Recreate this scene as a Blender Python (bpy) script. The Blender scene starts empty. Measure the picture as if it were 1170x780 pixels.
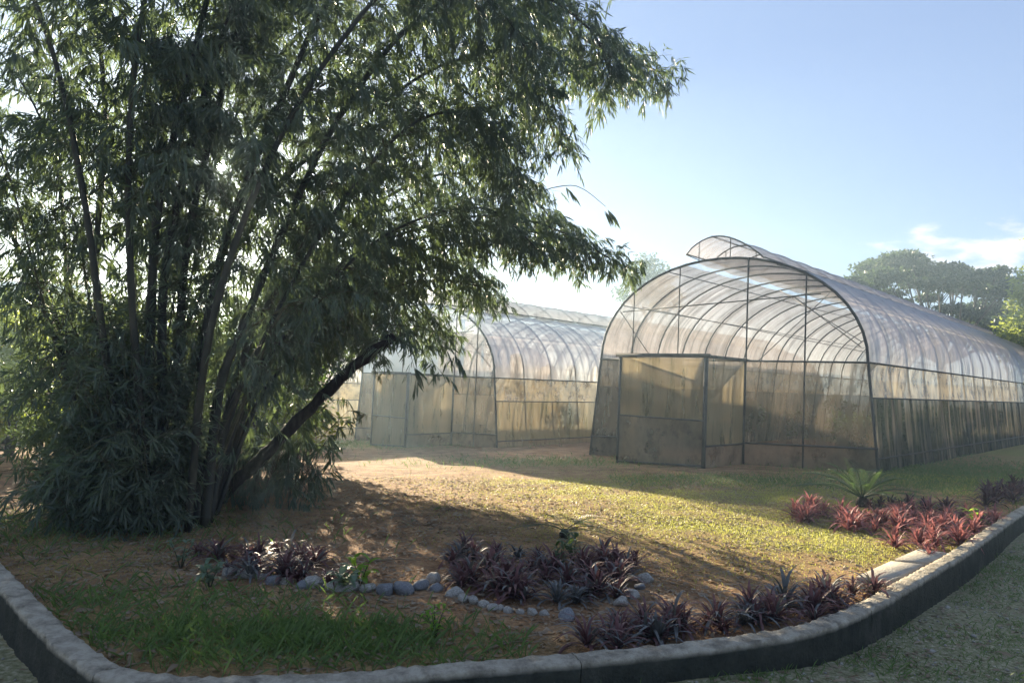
import bpy, math, random
import numpy as np
from math import sin, cos, pi, radians
from mathutils import Vector, Matrix, Euler
rnd = random.Random(7)
rng = np.random.default_rng(11)
SC = bpy.context.scene
COL = SC.collection

# ------------------------------------------------------------------ camera
FPX, CAMH = 880.0, 1.7                     # focal length in photo pixels (1170 wide), eye height
TH, RO = math.atan(44/880), math.atan(.04)
Fv = np.array([0, cos(TH), sin(TH)]); _U0 = np.array([0, -sin(TH), cos(TH)]); _R0 = np.array([1., 0, 0])
Rv = cos(RO)*_R0 + sin(RO)*_U0; Uv = -sin(RO)*_R0 + cos(RO)*_U0
cam = bpy.data.cameras.new('camera'); camo = bpy.data.objects.new('camera', cam); COL.objects.link(camo)
cam.sensor_width = 36; cam.lens = 36*FPX/1170; cam.clip_start = .05; cam.clip_end = 3000
M4 = Matrix([[Rv[i], Uv[i], -Fv[i], (0, 0, CAMH)[i]] for i in range(3)] + [[0, 0, 0, 1]])
camo.matrix_world = M4
SC.camera = camo
def ray(px, py): return Fv + Rv*(px-585)/FPX - Uv*(py-390)/FPX
def G(px, py, z=0.):                        # point on a level at height z
    d = ray(px, py); t = (z-CAMH)/d[2]; return np.array([0, 0, CAMH]) + d*t
def at(px, py, D):                          # point at distance D ahead
    d = ray(px, py); return np.array([0, 0, CAMH]) + d*(D/d[1])

# ------------------------------------------------------------------ sun, sky, exposure
SUN_AZ, SUN_EL = radians(-21.3), radians(13.9)      # azimuth from +Y, clockwise
SUND = np.array([sin(SUN_AZ)*cos(SUN_EL), cos(SUN_AZ)*cos(SUN_EL), sin(SUN_EL)])
sl = bpy.data.lights.new('sun', 'SUN'); sl.energy = 5.0; sl.angle = radians(.53); sl.color = (1, .86, .63)
so = bpy.data.objects.new('sun', sl); COL.objects.link(so)
so.rotation_euler = Vector(-SUND).to_track_quat('-Z', 'Y').to_euler(); so.location = (0, 0, 30)
W = bpy.data.worlds.new('World'); SC.world = W; W.use_nodes = True
nt = W.node_tree; nt.nodes.clear()
def N(nt, t, **k):
    n = nt.nodes.new(t)
    for a, b in k.items(): setattr(n, a, b)
    return n
def L(nt, a, b): nt.links.new(a, b)
wo = N(nt, 'ShaderNodeOutputWorld'); bg = N(nt, 'ShaderNodeBackground'); bg.inputs[1].default_value = .05
sky = N(nt, 'ShaderNodeTexSky', sky_type='NISHITA'); sky.sun_disc = False
sky.sun_elevation = SUN_EL; sky.sun_rotation = SUN_AZ; sky.air_density = 1.0; sky.dust_density = .45; sky.ozone_density = 2.2
tc = N(nt, 'ShaderNodeTexCoord')
# low cumulus and haze bank just over the horizon
sep = N(nt, 'ShaderNodeSeparateXYZ'); L(nt, tc.outputs['Generated'], sep.inputs[0])
mp = N(nt, 'ShaderNodeMapping'); mp.inputs['Scale'].default_value = (1, 1, 2.6); mp.inputs['Location'].default_value = (.35, .1, .02)
L(nt, tc.outputs['Generated'], mp.inputs[0])
nz = N(nt, 'ShaderNodeTexNoise'); nz.inputs['Scale'].default_value = 16; nz.inputs['Detail'].default_value = 8; nz.inputs['Roughness'].default_value = .55
L(nt, mp.outputs[0], nz.inputs[0])
_cd = np.array(ray(1128, 296)); _cd = _cd/np.linalg.norm(_cd)
cs1 = N(nt, 'ShaderNodeVectorMath', operation='SUBTRACT'); cs1.inputs[1].default_value = tuple(_cd); L(nt, tc.outputs['Generated'], cs1.inputs[0])
cs2 = N(nt, 'ShaderNodeVectorMath', operation='MULTIPLY'); cs2.inputs[1].default_value = (1, 1, 2.6); L(nt, cs1.outputs[0], cs2.inputs[0])
cs3 = N(nt, 'ShaderNodeVectorMath', operation='LENGTH'); L(nt, cs2.outputs[0], cs3.inputs[0])
el = N(nt, 'ShaderNodeMapRange'); el.inputs[1].default_value = .0; el.inputs[2].default_value = .17; el.inputs[3].default_value = .36; el.inputs[4].default_value = -.12
L(nt, cs3.outputs['Value'], el.inputs[0])
ad = N(nt, 'ShaderNodeMath', operation='ADD'); L(nt, nz.outputs[0], ad.inputs[0]); L(nt, el.outputs[0], ad.inputs[1])
cr = N(nt, 'ShaderNodeMapRange', interpolation_type='SMOOTHSTEP'); cr.inputs[1].default_value = .58; cr.inputs[2].default_value = .82; cr.inputs[3].default_value = 0; cr.inputs[4].default_value = .75
L(nt, ad.outputs[0], cr.inputs[0])
hm_ = N(nt, 'ShaderNodeMix', data_type='RGBA'); hm_.inputs['Factor'].default_value = .7; hm_.inputs['B'].default_value = (1.55, 2.0, 3.2, 1); L(nt, sky.outputs[0], hm_.inputs['A'])   # even milky blue of a humid sky
mx = N(nt, 'ShaderNodeMix', data_type='RGBA'); mx.inputs['B'].default_value = (5.6, 5.1, 4.9, 1)
L(nt, cr.outputs[0], mx.inputs['Factor']); L(nt, hm_.outputs['Result'], mx.inputs['A'])
# the visible sun itself
vd = N(nt, 'ShaderNodeVectorMath', operation='DOT_PRODUCT'); vd.inputs[1].default_value = tuple(SUND); L(nt, tc.outputs['Generated'], vd.inputs[0])
gt = N(nt, 'ShaderNodeMath', operation='GREATER_THAN'); gt.inputs[1].default_value = cos(radians(.3)); L(nt, vd.outputs['Value'], gt.inputs[0])
mu = N(nt, 'ShaderNodeVectorMath', operation='SCALE'); mu.inputs[0].default_value = (900, 760, 560); L(nt, gt.outputs[0], mu.inputs['Scale'])
va = N(nt, 'ShaderNodeVectorMath', operation='ADD'); L(nt, mx.outputs['Result'], va.inputs[0]); L(nt, mu.outputs[0], va.inputs[1])
L(nt, va.outputs[0], bg.inputs[0]); L(nt, bg.outputs[0], wo.inputs[0])
vs = SC.view_settings; vs.view_transform = 'Standard'; vs.look = 'None'; vs.exposure = 2.3; vs.gamma = 1
HAZE_DENS, HAZE_G = .0030, .56
cy = SC.cycles
cy.max_bounces = 6; cy.transparent_max_bounces = 24; cy.volume_bounces = 0; cy.diffuse_bounces = 2; cy.glossy_bounces = 1
cy.transmission_bounces = 3; cy.caustics_reflective = False; cy.caustics_refractive = False; cy.use_denoising = True
cy.sample_clamp_indirect = 6; cy.sample_clamp_direct = 0

# ------------------------------------------------------------------ helpers
def tag(o, label=None, cat=None, group=None, kind=None):
    if label: o['label'] = label
    if cat: o['category'] = cat
    if group: o['group'] = group
    if kind: o['kind'] = kind
    return o
def empty(name, loc=(0, 0, 0), rz=0., label=None, cat=None, group=None):
    o = bpy.data.objects.new(name, None); COL.objects.link(o); o.location = [float(a) for a in loc]; o.rotation_euler = (0, 0, rz)
    o.empty_display_size = .1
    return tag(o, label, cat, group)
def link(name, me, mat=None, parent=None, loc=None, rot=None, scl=None):
    o = bpy.data.objects.new(name, me); COL.objects.link(o)
    if mat is not None and not me.materials: me.materials.append(mat)
    if parent: o.parent = parent
    if loc is not None: o.location = [float(a) for a in loc]
    if rot is not None: o.rotation_euler = rot
    if scl is not None: o.scale = scl
    return o
def npmesh(name, V, faces, smooth=False):
    """faces: list of (n,k) int arrays"""
    me = bpy.data.meshes.new(name); V = np.asarray(V, dtype=np.float32)
    me.vertices.add(len(V)); me.vertices.foreach_set('co', V.ravel())
    faces = [np.asarray(f, dtype=np.int32) for f in faces if len(f)]
    nl = sum(f.size for f in faces); nf = sum(len(f) for f in faces)
    me.loops.add(nl); me.loops.foreach_set('vertex_index', np.concatenate([f.ravel() for f in faces]))
    tot = np.concatenate([np.full(len(f), f.shape[1], dtype=np.int32) for f in faces])
    st = np.concatenate([[0], np.cumsum(tot)[:-1]]).astype(np.int32)
    me.polygons.add(nf); me.polygons.foreach_set('loop_start', st)
    if smooth: me.polygons.foreach_set('use_smooth', np.ones(nf, dtype=bool))
    me.update(calc_edges=True); me.validate()
    return me
def unit(a): 
    a = np.asarray(a, float); return a/np.maximum(np.linalg.norm(a, axis=-1, keepdims=True), 1e-9)
def scatter(name, tmpl, P, D, Nn, S, smooth=False):
    """copies of a template (verts Nx3 with y along D, z along Nn; faces list) as one mesh"""
    tv, tf = tmpl; P = np.asarray(P, float); D = unit(D); Nn = np.asarray(Nn, float)
    Nn = unit(Nn - D*np.sum(Nn*D, axis=1, keepdims=True)); X = np.cross(D, Nn)
    S = np.asarray(S, float)
    if S.ndim == 1: S = np.stack([S, S, S], 1)
    T = tv[None, :, :]*S[:, None, :]
    V = P[:, None, :] + X[:, None, :]*T[:, :, 0:1] + D[:, None, :]*T[:, :, 1:2] + Nn[:, None, :]*T[:, :, 2:3]
    n, k = len(P), len(tv); off = (np.arange(n)*k)[:, None, None]
    F = [(np.asarray(f)[None] + off).reshape(-1, np.asarray(f).shape[1]) for f in tf]
    return npmesh(name, V.reshape(-1, 3), F, smooth)
ORD = ['first', 'second', 'third', 'fourth', 'fifth', 'sixth', 'seventh', 'eighth', 'ninth', 'tenth', 'eleventh', 'twelfth', 'thirteenth', 'fourteenth', 'fifteenth', 'sixteenth', 'seventeenth', 'eighteenth', 'nineteenth', 'twentieth']
class MB:
    """collects tubes, boxes and sheets into one mesh"""
    def __init__(s): s.v = []; s.q = []; s.t = []; s.n = 0
    def add(s, V, Q=(), T=()):
        V = np.asarray(V, float).reshape(-1, 3); s.v.append(V)
        if len(Q): s.q.append(np.asarray(Q)+s.n)
        if len(T): s.t.append(np.asarray(T)+s.n)
        s.n += len(V)
    def tube(s, pts, r, k=6, cap=True):
        pts = np.asarray(pts, float); n = len(pts); r = np.broadcast_to(np.asarray(r, float), (n,))
        tg = unit(np.gradient(pts, axis=0)); ref = np.array([0, 0, 1.]) if abs(tg[0][2]) < .9 else np.array([1., 0, 0])
        a = unit(np.cross(tg[0], ref)); rings = []
        for i in range(n):
            a = a - tg[i]*np.dot(a, tg[i]); a = a/np.linalg.norm(a); b = np.cross(tg[i], a)
            ang = np.arange(k)*2*pi/k
            rings.append(pts[i] + r[i]*(np.cos(ang)[:, None]*a + np.sin(ang)[:, None]*b))
        V = np.concatenate(rings); i = np.arange(n-1)[:, None]*k; j = np.arange(k)[None]; j2 = (j+1) % k
        Q = np.stack([i+j, i+j2, i+k+j2, i+k+j], -1).reshape(-1, 4); T = []
        if cap:
            V = np.concatenate([V, pts[:1], pts[-1:]]); c0, c1 = n*k, n*k+1
            for jj in range(k):
                T.append((c0, (jj+1) % k, jj)); T.append((c1, (n-1)*k+jj, (n-1)*k+(jj+1) % k))
        s.add(V, Q, T); return s
    def bar(s, a, b, w, h=None):
        """rectangular bar from a to b"""
        a = np.asarray(a, float); b = np.asarray(b, float); h = h or w; d = unit(b-a)
        ref = np.array([0, 0, 1.]) if abs(d[2]) < .9 else np.array([0, 1., 0])
        x = unit(np.cross(d, ref)); y = np.cross(x, d); V = []
        for p in (a, b):
            for sx, sy in ((-1, -1), (1, -1), (1, 1), (-1, 1)): V.append(p + x*sx*w/2 + y*sy*h/2)
        s.add(V, [(0, 1, 2, 3), (7, 6, 5, 4), (0, 4, 5, 1), (1, 5, 6, 2), (2, 6, 7, 3), (3, 7, 4, 0)]); return s
    def grid(s, P):
        """P: (m,n,3) grid of points"""
        P = np.asarray(P, float); m, n = P.shape[:2]; i = np.arange(m-1)[:, None]*n; j = np.arange(n-1)[None]
        Q = np.stack([i+j, i+j+1, i+n+j+1, i+n+j], -1).reshape(-1, 4); s.add(P.reshape(-1, 3), Q); return s
    def mesh(s, name, smooth=False): return npmesh(name, np.concatenate(s.v), [np.concatenate(s.q) if s.q else [], np.concatenate(s.t) if s.t else []], smooth)
    def build(s, name, mat, parent=None, smooth=False, **k): return link(name, s.mesh(name, smooth), mat, parent, **k)
def spline(pts, n):
    """Catmull-Rom through pts, n samples evenly in parameter"""
    p = np.asarray(pts, float); p = np.concatenate([[2*p[0]-p[1]], p, [2*p[-1]-p[-2]]]); m = len(p)-3
    out = []
    for u in np.linspace(0, m, n):
        i = min(int(u), m-1); t = u-i; a, b, c, d = p[i:i+4]
        out.append(.5*((2*b)+(c-a)*t+(2*a-5*b+4*c-d)*t*t+(3*b-a-3*c+d)*t**3))
    return np.array(out)
def resample(p, step):
    p = np.asarray(p, float); s = np.concatenate([[0], np.cumsum(np.linalg.norm(np.diff(p, axis=0), axis=1))])
    n = max(2, int(s[-1]/step)+1); u = np.linspace(0, s[-1], n)
    return np.stack([np.interp(u, s, p[:, k]) for k in range(p.shape[1])], 1)
def vnoise(x, y, sc, seed=0):
    """smooth value noise on numpy arrays, 0..1"""
    r = np.random.default_rng(seed).random((64, 64)); X = np.asarray(x)/sc + 17.3*seed; Y = np.asarray(y)/sc + 5.1*seed
    i = np.floor(X).astype(int); j = np.floor(Y).astype(int); fx = X-i; fy = Y-j; fx = fx*fx*(3-2*fx); fy = fy*fy*(3-2*fy)
    g = lambda a, b: r[a % 64, b % 64]
    return (g(i, j)*(1-fx)+g(i+1, j)*fx)*(1-fy) + (g(i, j+1)*(1-fx)+g(i+1, j+1)*fx)*fy

# ------------------------------------------------------------------ materials
def newmat(name):
    m = bpy.data.materials.new(name); m.use_nodes = True; t = m.node_tree; t.nodes.clear()
    return m, t, N(t, 'ShaderNodeOutputMaterial')
def ramp(t, src, stops):
    r = N(t, 'ShaderNodeValToRGB'); e = r.color_ramp.elements
    while len(e) < len(stops): e.new(.5)
    for a, (p, c) in zip(e, stops): a.position = p; a.color = (*c, 1)
    L(t, src, r.inputs[0]); return r.outputs[0]
def noise(t, sc, det=4, vec=None, scale3=None, rough=.55, kind='Object'):
    c = N(t, 'ShaderNodeTexCoord'); v = vec or c.outputs[kind]
    if scale3:
        m = N(t, 'ShaderNodeMapping'); m.inputs['Scale'].default_value = scale3; L(t, v, m.inputs[0]); v = m.outputs[0]
    n = N(t, 'ShaderNodeTexNoise'); n.inputs['Scale'].default_value = sc; n.inputs['Detail'].default_value = det; n.inputs['Roughness'].default_value = rough
    L(t, v, n.inputs[0]); return n.outputs[0]
def mixc(t, f, a, b, bt='MIX'):
    m = N(t, 'ShaderNodeMix', data_type='RGBA', blend_type=bt)
    for s, k in ((f, 'Factor'), (a, 'A'), (b, 'B')):
        if hasattr(s, 'node'): L(t, s, m.inputs[k])
        elif k == 'Factor': m.inputs[k].default_value = s
        else: m.inputs[k].default_value = (*s, 1)
    return m.outputs['Result']
def solid(name, stops, sc=8, rough=.8, bump=.3, det=6, scale3=None, bsc=None, metal=0., spec=.3):
    m, t, o = newmat(name); b = N(t, 'ShaderNodeBsdfPrincipled'); f = noise(t, sc, det, scale3=scale3)
    L(t, ramp(t, f, stops), b.inputs['Base Color']); b.inputs['Roughness'].default_value = rough
    b.inputs['Metallic'].default_value = metal; b.inputs['Specular IOR Level'].default_value = spec
    if bump:
        bp = N(t, 'ShaderNodeBump'); bp.inputs['Strength'].default_value = bump; bp.inputs['Distance'].default_value = .02
        L(t, noise(t, bsc or sc*4, 5), bp.inputs['Height']); L(t, bp.outputs[0], b.inputs['Normal'])
    L(t, b.outputs[0], o.inputs[0]); return m
def leafmat(name, stops, trans, tw=.5, sc=.9, rough=.45, hi=25., spec=.35):
    """diffuse + translucent leaf, colour varies by clump and from leaf to leaf"""
    m, t, o = newmat(name); b = N(t, 'ShaderNodeBsdfPrincipled')
    a = noise(t, sc, 3); h = noise(t, hi, 1)
    mt = N(t, 'ShaderNodeMath', operation='MULTIPLY_ADD'); mt.inputs[1].default_value = .55; L(t, h, mt.inputs[0])
    m2 = N(t, 'ShaderNodeMath', operation='MULTIPLY'); m2.inputs[1].default_value = .45; L(t, a, m2.inputs[0]); L(t, m2.outputs[0], mt.inputs[2])
    c = ramp(t, mt.outputs[0], stops)
    L(t, c, b.inputs['Base Color']); b.inputs['Roughness'].default_value = rough; b.inputs['Specular IOR Level'].default_value = spec
    tr = N(t, 'ShaderNodeBsdfTranslucent'); L(t, mixc(t, .8, c, trans), tr.inputs[0])
    mx = N(t, 'ShaderNodeMixShader'); mx.inputs[0].default_value = tw
    L(t, b.outputs[0], mx.inputs[1]); L(t, tr.outputs[0], mx.inputs[2]); L(t, mx.outputs[0], o.inputs[0]); return m
def filmmat(name, col, col2, cover, cover_var, scale3, sc=1., transp=(1, 1, 1), gloss=.0, tw=.6, rough=.25, th=(.35, .65), blotch=None):
    """thin sheet: part see-through, part translucent and diffuse; streaks of grime set how much it covers"""
    m, t, o = newmat(name); _gp = N(t, 'ShaderNodeNewGeometry'); _rm = N(t, 'ShaderNodeMapping'); _rm.inputs['Rotation'].default_value = (0, 0, radians(42)); L(t, _gp.outputs['Position'], _rm.inputs[0]); gv = _rm.outputs[0]
    s1 = noise(t, sc, 8, vec=gv, scale3=scale3, rough=.65)
    mr = N(t, 'ShaderNodeMapRange'); mr.inputs[1].default_value = th[0]; mr.inputs[2].default_value = th[1]; L(t, s1, mr.inputs[0])
    c = mixc(t, mr.outputs[0], col, col2)
    if blotch:
        s2 = noise(t, blotch[0], 8, vec=gv, scale3=blotch[3] if len(blotch) > 3 else (1, 1, 1), rough=.7); r2 = N(t, 'ShaderNodeMapRange'); r2.inputs[1].default_value = blotch[1]; r2.inputs[2].default_value = blotch[1]+.12; L(t, s2, r2.inputs[0])
        c = mixc(t, r2.outputs[0], c, blotch[2])
    cv = N(t, 'ShaderNodeMath', operation='MULTIPLY_ADD', use_clamp=True); cv.inputs[1].default_value = cover_var; cv.inputs[2].default_value = cover; L(t, mr.outputs[0], cv.inputs[0])
    T = N(t, 'ShaderNodeBsdfTransparent'); T.inputs[0].default_value = (*transp, 1)
    d = N(t, 'ShaderNodeBsdfDiffuse'); L(t, c, d.inputs[0]); tr = N(t, 'ShaderNodeBsdfTranslucent'); L(t, c, tr.inputs[0])
    a = N(t, 'ShaderNodeMixShader'); a.inputs[0].default_value = tw; L(t, d.outputs[0], a.inputs[1]); L(t, tr.outputs[0], a.inputs[2])
    x = N(t, 'ShaderNodeMixShader'); L(t, cv.outputs[0], x.inputs[0]); L(t, T.outputs[0], x.inputs[1]); L(t, a.outputs[0], x.inputs[2])
    fin = x.outputs[0]
    if gloss:
        g = N(t, 'ShaderNodeBsdfGlossy'); g.inputs['Roughness'].default_value = rough; g.inputs[0].default_value = (1, 1, 1, 1)
        fr = N(t, 'ShaderNodeFresnel'); fr.inputs[0].default_value = 1.35
        fm = N(t, 'ShaderNodeMath', operation='MULTIPLY'); fm.inputs[1].default_value = gloss; L(t, fr.outputs[0], fm.inputs[0])
        y = N(t, 'ShaderNodeMixShader'); L(t, fm.outputs[0], y.inputs[0]); L(t, fin, y.inputs[1]); L(t, g.outputs[0], y.inputs[2]); fin = y.outputs[0]
        bp = N(t, 'ShaderNodeBump'); bp.inputs['Strength'].default_value = .5; bp.inputs['Distance'].default_value = .03
        L(t, noise(t, 2.2, 4, scale3=(1, 2.5, 1)), bp.inputs['Height']); L(t, bp.outputs[0], g.inputs['Normal'])
    L(t, fin, o.inputs[0]); return m
MAT = {}
MAT['roof'] = filmmat('roof_film', (.42, .36, .32), (.14, .12, .11), .48, .38, (.22, 6.5, .30), .9, gloss=.3, tw=.60, rough=.35, th=(.44, .60), transp=(.93, .905, .88), blotch=(1.2, .56, (.58, .55, .55), (.35, 5, .4)))
MAT['hood'] = filmmat('vent_film', (.55, .50, .49), (.34, .31, .30), .50, .25, (.5, 4, .5), 1., gloss=.3, tw=.6)
MAT['clear'] = filmmat('gable_film', (.46, .47, .48), (.30, .31, .32), .20, .24, (1.2, 1, .9), 1.1, transp=(.95, .97, 1), gloss=.8, tw=.4, rough=.35, th=(.4, .62))
MAT['band'] = filmmat('side_band_film', (.46, .35, .17), (.15, .11, .055), .68, .18, (1.6, 1.6, 1.6), 1.5, gloss=.15, tw=.45, th=(.42, .60), blotch=(2.0, .58, (.56, .49, .36), (1.5, 1.5, 1.)))
MAT['net'] = filmmat('insect_net', (.34, .28, .205), (.18, .15, .11), .50, .22, (2.5, 2.5, .6), 1.2, tw=.45, blotch=(1.1, .54, (.10, .10, .075), (2.2, 2.2, .4)))
MAT['netdirt'] = filmmat('muddy_insect_net', (.32, .26, .19), (.15, .125, .09), .66, .18, (1.6, 1.6, 1.1), 1.6, tw=.35, blotch=(2.0, .52, (.09, .085, .06)))
MAT['netyellow'] = filmmat('yellowed_insect_net', (.42, .34, .205), (.23, .185, .11), .54, .26, (4, 4, .5), 1.1, tw=.5, blotch=(1.5, .53, (.13, .125, .06), (2.6, 2.6, .4)))
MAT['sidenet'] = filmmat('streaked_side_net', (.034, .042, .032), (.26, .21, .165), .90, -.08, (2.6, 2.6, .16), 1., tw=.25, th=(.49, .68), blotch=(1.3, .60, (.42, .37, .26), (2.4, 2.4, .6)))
MAT['steel'] = solid('weathered_steel_tube', [(.3, (.06, .056, .05)), (.7, (.13, .125, .115))], 6, .6, .2, metal=.3)
MAT['darksteel'] = solid('dark_steel_tube', [(.3, (.045, .042, .038)), (.7, (.09, .083, .075))], 6, .7, .2)
MAT['wire'] = solid('wire', [(.3, (.10, .09, .08)), (.7, (.18, .17, .15))], 10, .6, 0)
MAT['concrete'] = solid('rough_concrete', [(.25, (.16, .145, .12)), (.5, (.28, .255, .22)), (.75, (.40, .375, .33))], 5, .92, .8, 10, bsc=45, spec=.15)
m, t, o = newmat('cast_concrete_shade_sides'); b = N(t, 'ShaderNodeBsdfPrincipled'); b.inputs['Roughness'].default_value = .93; b.inputs['Specular IOR Level'].default_value = .12
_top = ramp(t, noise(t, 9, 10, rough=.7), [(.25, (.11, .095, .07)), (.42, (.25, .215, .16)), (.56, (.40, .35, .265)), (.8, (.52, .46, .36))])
_side = ramp(t, noise(t, 4, 8, rough=.7), [(.3, (.022, .024, .018)), (.55, (.05, .05, .038)), (.8, (.11, .10, .08))])  # shade on the kerb's upright faces, painted in as a darker mottled tone
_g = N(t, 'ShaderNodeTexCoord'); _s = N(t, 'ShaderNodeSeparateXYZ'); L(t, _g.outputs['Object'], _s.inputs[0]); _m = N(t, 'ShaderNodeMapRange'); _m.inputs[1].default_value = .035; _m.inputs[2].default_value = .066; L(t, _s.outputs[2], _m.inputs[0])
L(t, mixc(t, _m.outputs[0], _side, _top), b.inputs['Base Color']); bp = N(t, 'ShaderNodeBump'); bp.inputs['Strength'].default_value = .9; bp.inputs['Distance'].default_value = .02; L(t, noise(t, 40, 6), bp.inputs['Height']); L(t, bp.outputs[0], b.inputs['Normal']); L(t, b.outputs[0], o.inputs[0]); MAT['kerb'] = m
MAT['slab'] = solid('pale_concrete', [(.25, (.26, .23, .18)), (.6, (.40, .36, .29)), (.8, (.48, .44, .36))], 4, .9, .6, 8, bsc=40, spec=.15)
MAT['stone'] = solid('river_stone', [(.25, (.17, .15, .12)), (.5, (.33, .30, .25)), (.75, (.50, .46, .40))], 5, .75, .4, 8, bsc=30)
MAT['stone2'] = solid('dark_river_stone', [(.25, (.11, .11, .115)), (.55, (.20, .20, .20)), (.8, (.31, .305, .30))], 6, .75, .4, 8, bsc=30)
MAT['bark'] = solid('dark_bark', [(.3, (.018, .014, .011)), (.7, (.055, .044, .034))], 7, .95, 1., 8, scale3=(3, 3, .8), bsc=22, spec=.1)
MAT['treebark'] = solid('grey_bark', [(.3, (.05, .042, .035)), (.7, (.12, .10, .085))], 5, .95, .6)
MAT['culm'] = solid('bamboo_culm', [(.25, (.018, .018, .011)), (.55, (.038, .036, .022)), (.8, (.075, .066, .040))], 3, .55, .15, scale3=(3, 3, 1))
MAT['twig'] = solid('bamboo_twig', [(.3, (.05, .05, .025)), (.7, (.11, .10, .05))], 4, .7, 0)
MAT['bleaf'] = leafmat('bamboo_leaf', [(.3, (.052, .070, .056)), (.5, (.080, .102, .078)), (.68, (.12, .135, .088))], (.19, .27, .08), .32, 1.1, spec=.25)
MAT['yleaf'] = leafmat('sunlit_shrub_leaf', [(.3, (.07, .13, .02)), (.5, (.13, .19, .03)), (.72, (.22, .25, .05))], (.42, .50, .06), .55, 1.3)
MAT['farleaf'] = leafmat('rain_tree_leaf', [(.3, (.022, .036, .022)), (.5, (.034, .052, .030)), (.7, (.055, .072, .036))], (.10, .15, .05), .3, .35, hi=4)
MAT['limeleaf'] = leafmat('lime_tree_leaf', [(.3, (.08, .13, .03)), (.5, (.12, .18, .04)), (.7, (.18, .23, .05))], (.40, .46, .08), .5, .5, hi=5)
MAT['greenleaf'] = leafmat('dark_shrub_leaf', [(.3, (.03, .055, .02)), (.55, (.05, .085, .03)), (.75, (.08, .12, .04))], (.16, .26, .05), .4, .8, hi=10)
MAT['purple'] = leafmat('purple_plant_leaf', [(.34, (.060, .026, .026)), (.5, (.145, .066, .060)), (.64, (.28, .19, .165))], (.13, .07, .08), .2, 3, hi=9, rough=.6, spec=.2)
MAT['dusky'] = leafmat('dusky_plant_leaf', [(.34, (.06, .062, .055)), (.5, (.13, .13, .12)), (.64, (.26, .25, .24))], (.14, .13, .10), .2, 3, hi=9, rough=.55, spec=.3)
MAT['pink'] = leafmat('pink_plant_leaf', [(.36, (.12, .04, .045)), (.52, (.32, .12, .115)), (.68, (.56, .34, .31))], (.46, .18, .16), .3, 3, hi=9, rough=.6, spec=.2)
MAT['darkpurple'] = leafmat('dark_maroon_leaf', [(.32, (.025, .014, .020)), (.5, (.045, .025, .034)), (.7, (.08, .05, .055))], (.12, .03, .05), .2, 1.5, hi=9, rough=.65, spec=.15)
MAT['cycad'] = leafmat('cycad_leaf', [(.3, (.025, .05, .025)), (.55, (.05, .08, .035)), (.75, (.09, .13, .05))], (.16, .26, .06), .3, 2, hi=12)
MAT['paleleaf'] = leafmat('grey_green_leaf', [(.3, (.10, .15, .10)), (.55, (.17, .23, .15)), (.75, (.26, .31, .20))], (.3, .4, .2), .35, 3, hi=20)
MAT['bright'] = leafmat('fresh_green_leaf', [(.3, (.10, .22, .02)), (.55, (.18, .34, .03)), (.75, (.28, .42, .06))], (.45, .62, .06), .5, 3, hi=20)
MAT['dry'] = leafmat('dry_leaf', [(.3, (.16, .115, .07)), (.5, (.27, .20, .13)), (.7, (.42, .34, .24))], (.35, .25, .12), .2, 2, hi=8, rough=.8, spec=.15)
MAT['lawn'] = leafmat('lawn_grass', [(.3, (.15, .19, .04)), (.48, (.29, .31, .06)), (.62, (.42, .36, .12)), (.75, (.54, .43, .20))], (.56, .56, .11), .5, .7, hi=30, spec=.2)
MAT['tallgrass'] = leafmat('long_grass', [(.3, (.06, .10, .03)), (.5, (.10, .155, .045)), (.7, (.18, .23, .08))], (.20, .32, .06), .4, 1.5, hi=20, spec=.25)
MAT['whitewall'] = solid('painted_sheet', [(.3, (.55, .55, .53)), (.7, (.72, .72, .70))], 2, .6, .05)

# ------------------------------------------------------------------ kerb line and ground levels
_outer = [(0, 672.6), (35, 712), (62, 738), (90, 759), (111, 772), (150, 779.5), (221, 785), (294, 783), (400, 779), (497, 769.5), (640, 757.5), (770, 745), (874, 731.5), (943, 717.6), (1005, 691.7), (1040, 671), (1099, 636), (1144, 604), (1170, 586)]
KZ = .08
kp = [G(*q, KZ)[:2] for q in _outer]
d0 = unit(kp[0]-kp[2]); d1 = unit(kp[-1]-kp[-4])
kp = [kp[0]+d0*2.6+np.array([-.5, .6]), kp[0]+d0*1.1+np.array([-.1, .12])] + kp + [kp[-1]+d1*1.8+np.array([.15, .1]), kp[-1]+d1*4.5+np.array([.8, .4]), kp[-1]+d1*9+np.array([2.6, .6])]
KERB = resample(spline(kp, 260), .045)            # outer top edge, left to right
def kerb_sd(x, y):
    """signed distance to the kerb line, positive on the garden side"""
    x = np.asarray(x, float).ravel(); y = np.asarray(y, float).ravel(); K = KERB[::7]; K = np.concatenate([[K[0]+unit(K[0]-K[1])*60], K, [K[-1]+unit(K[-1]-K[-2])*300]])
    A, B = K[:-1], K[1:]; out = np.empty(len(x))
    for s in range(0, len(x), 20000):
        P = np.stack([x[s:s+20000], y[s:s+20000]], 1)[:, None]; AB = (B-A)[None]; t = np.clip(((P-A)*AB).sum(-1)/(AB**2).sum(-1), 0, 1)
        Q = A+AB*t[..., None]; d = np.linalg.norm(P-Q, axis=-1); k = d.argmin(1); ar = np.arange(len(k))
        cr = AB[0, k, 0]*(P[ar, 0, 1]-A[k, 1]) - AB[0, k, 1]*(P[ar, 0, 0]-A[k, 0])
        out[s:s+20000] = d[ar, k]*np.sign(cr)
    return out
CR = G(1003.5, 540, 0)                           # right front corner of the near greenhouse
YAW = radians(42); GX = np.array([cos(YAW), -sin(YAW), 0]); GY = np.array([sin(YAW), cos(YAW), 0])
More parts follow.
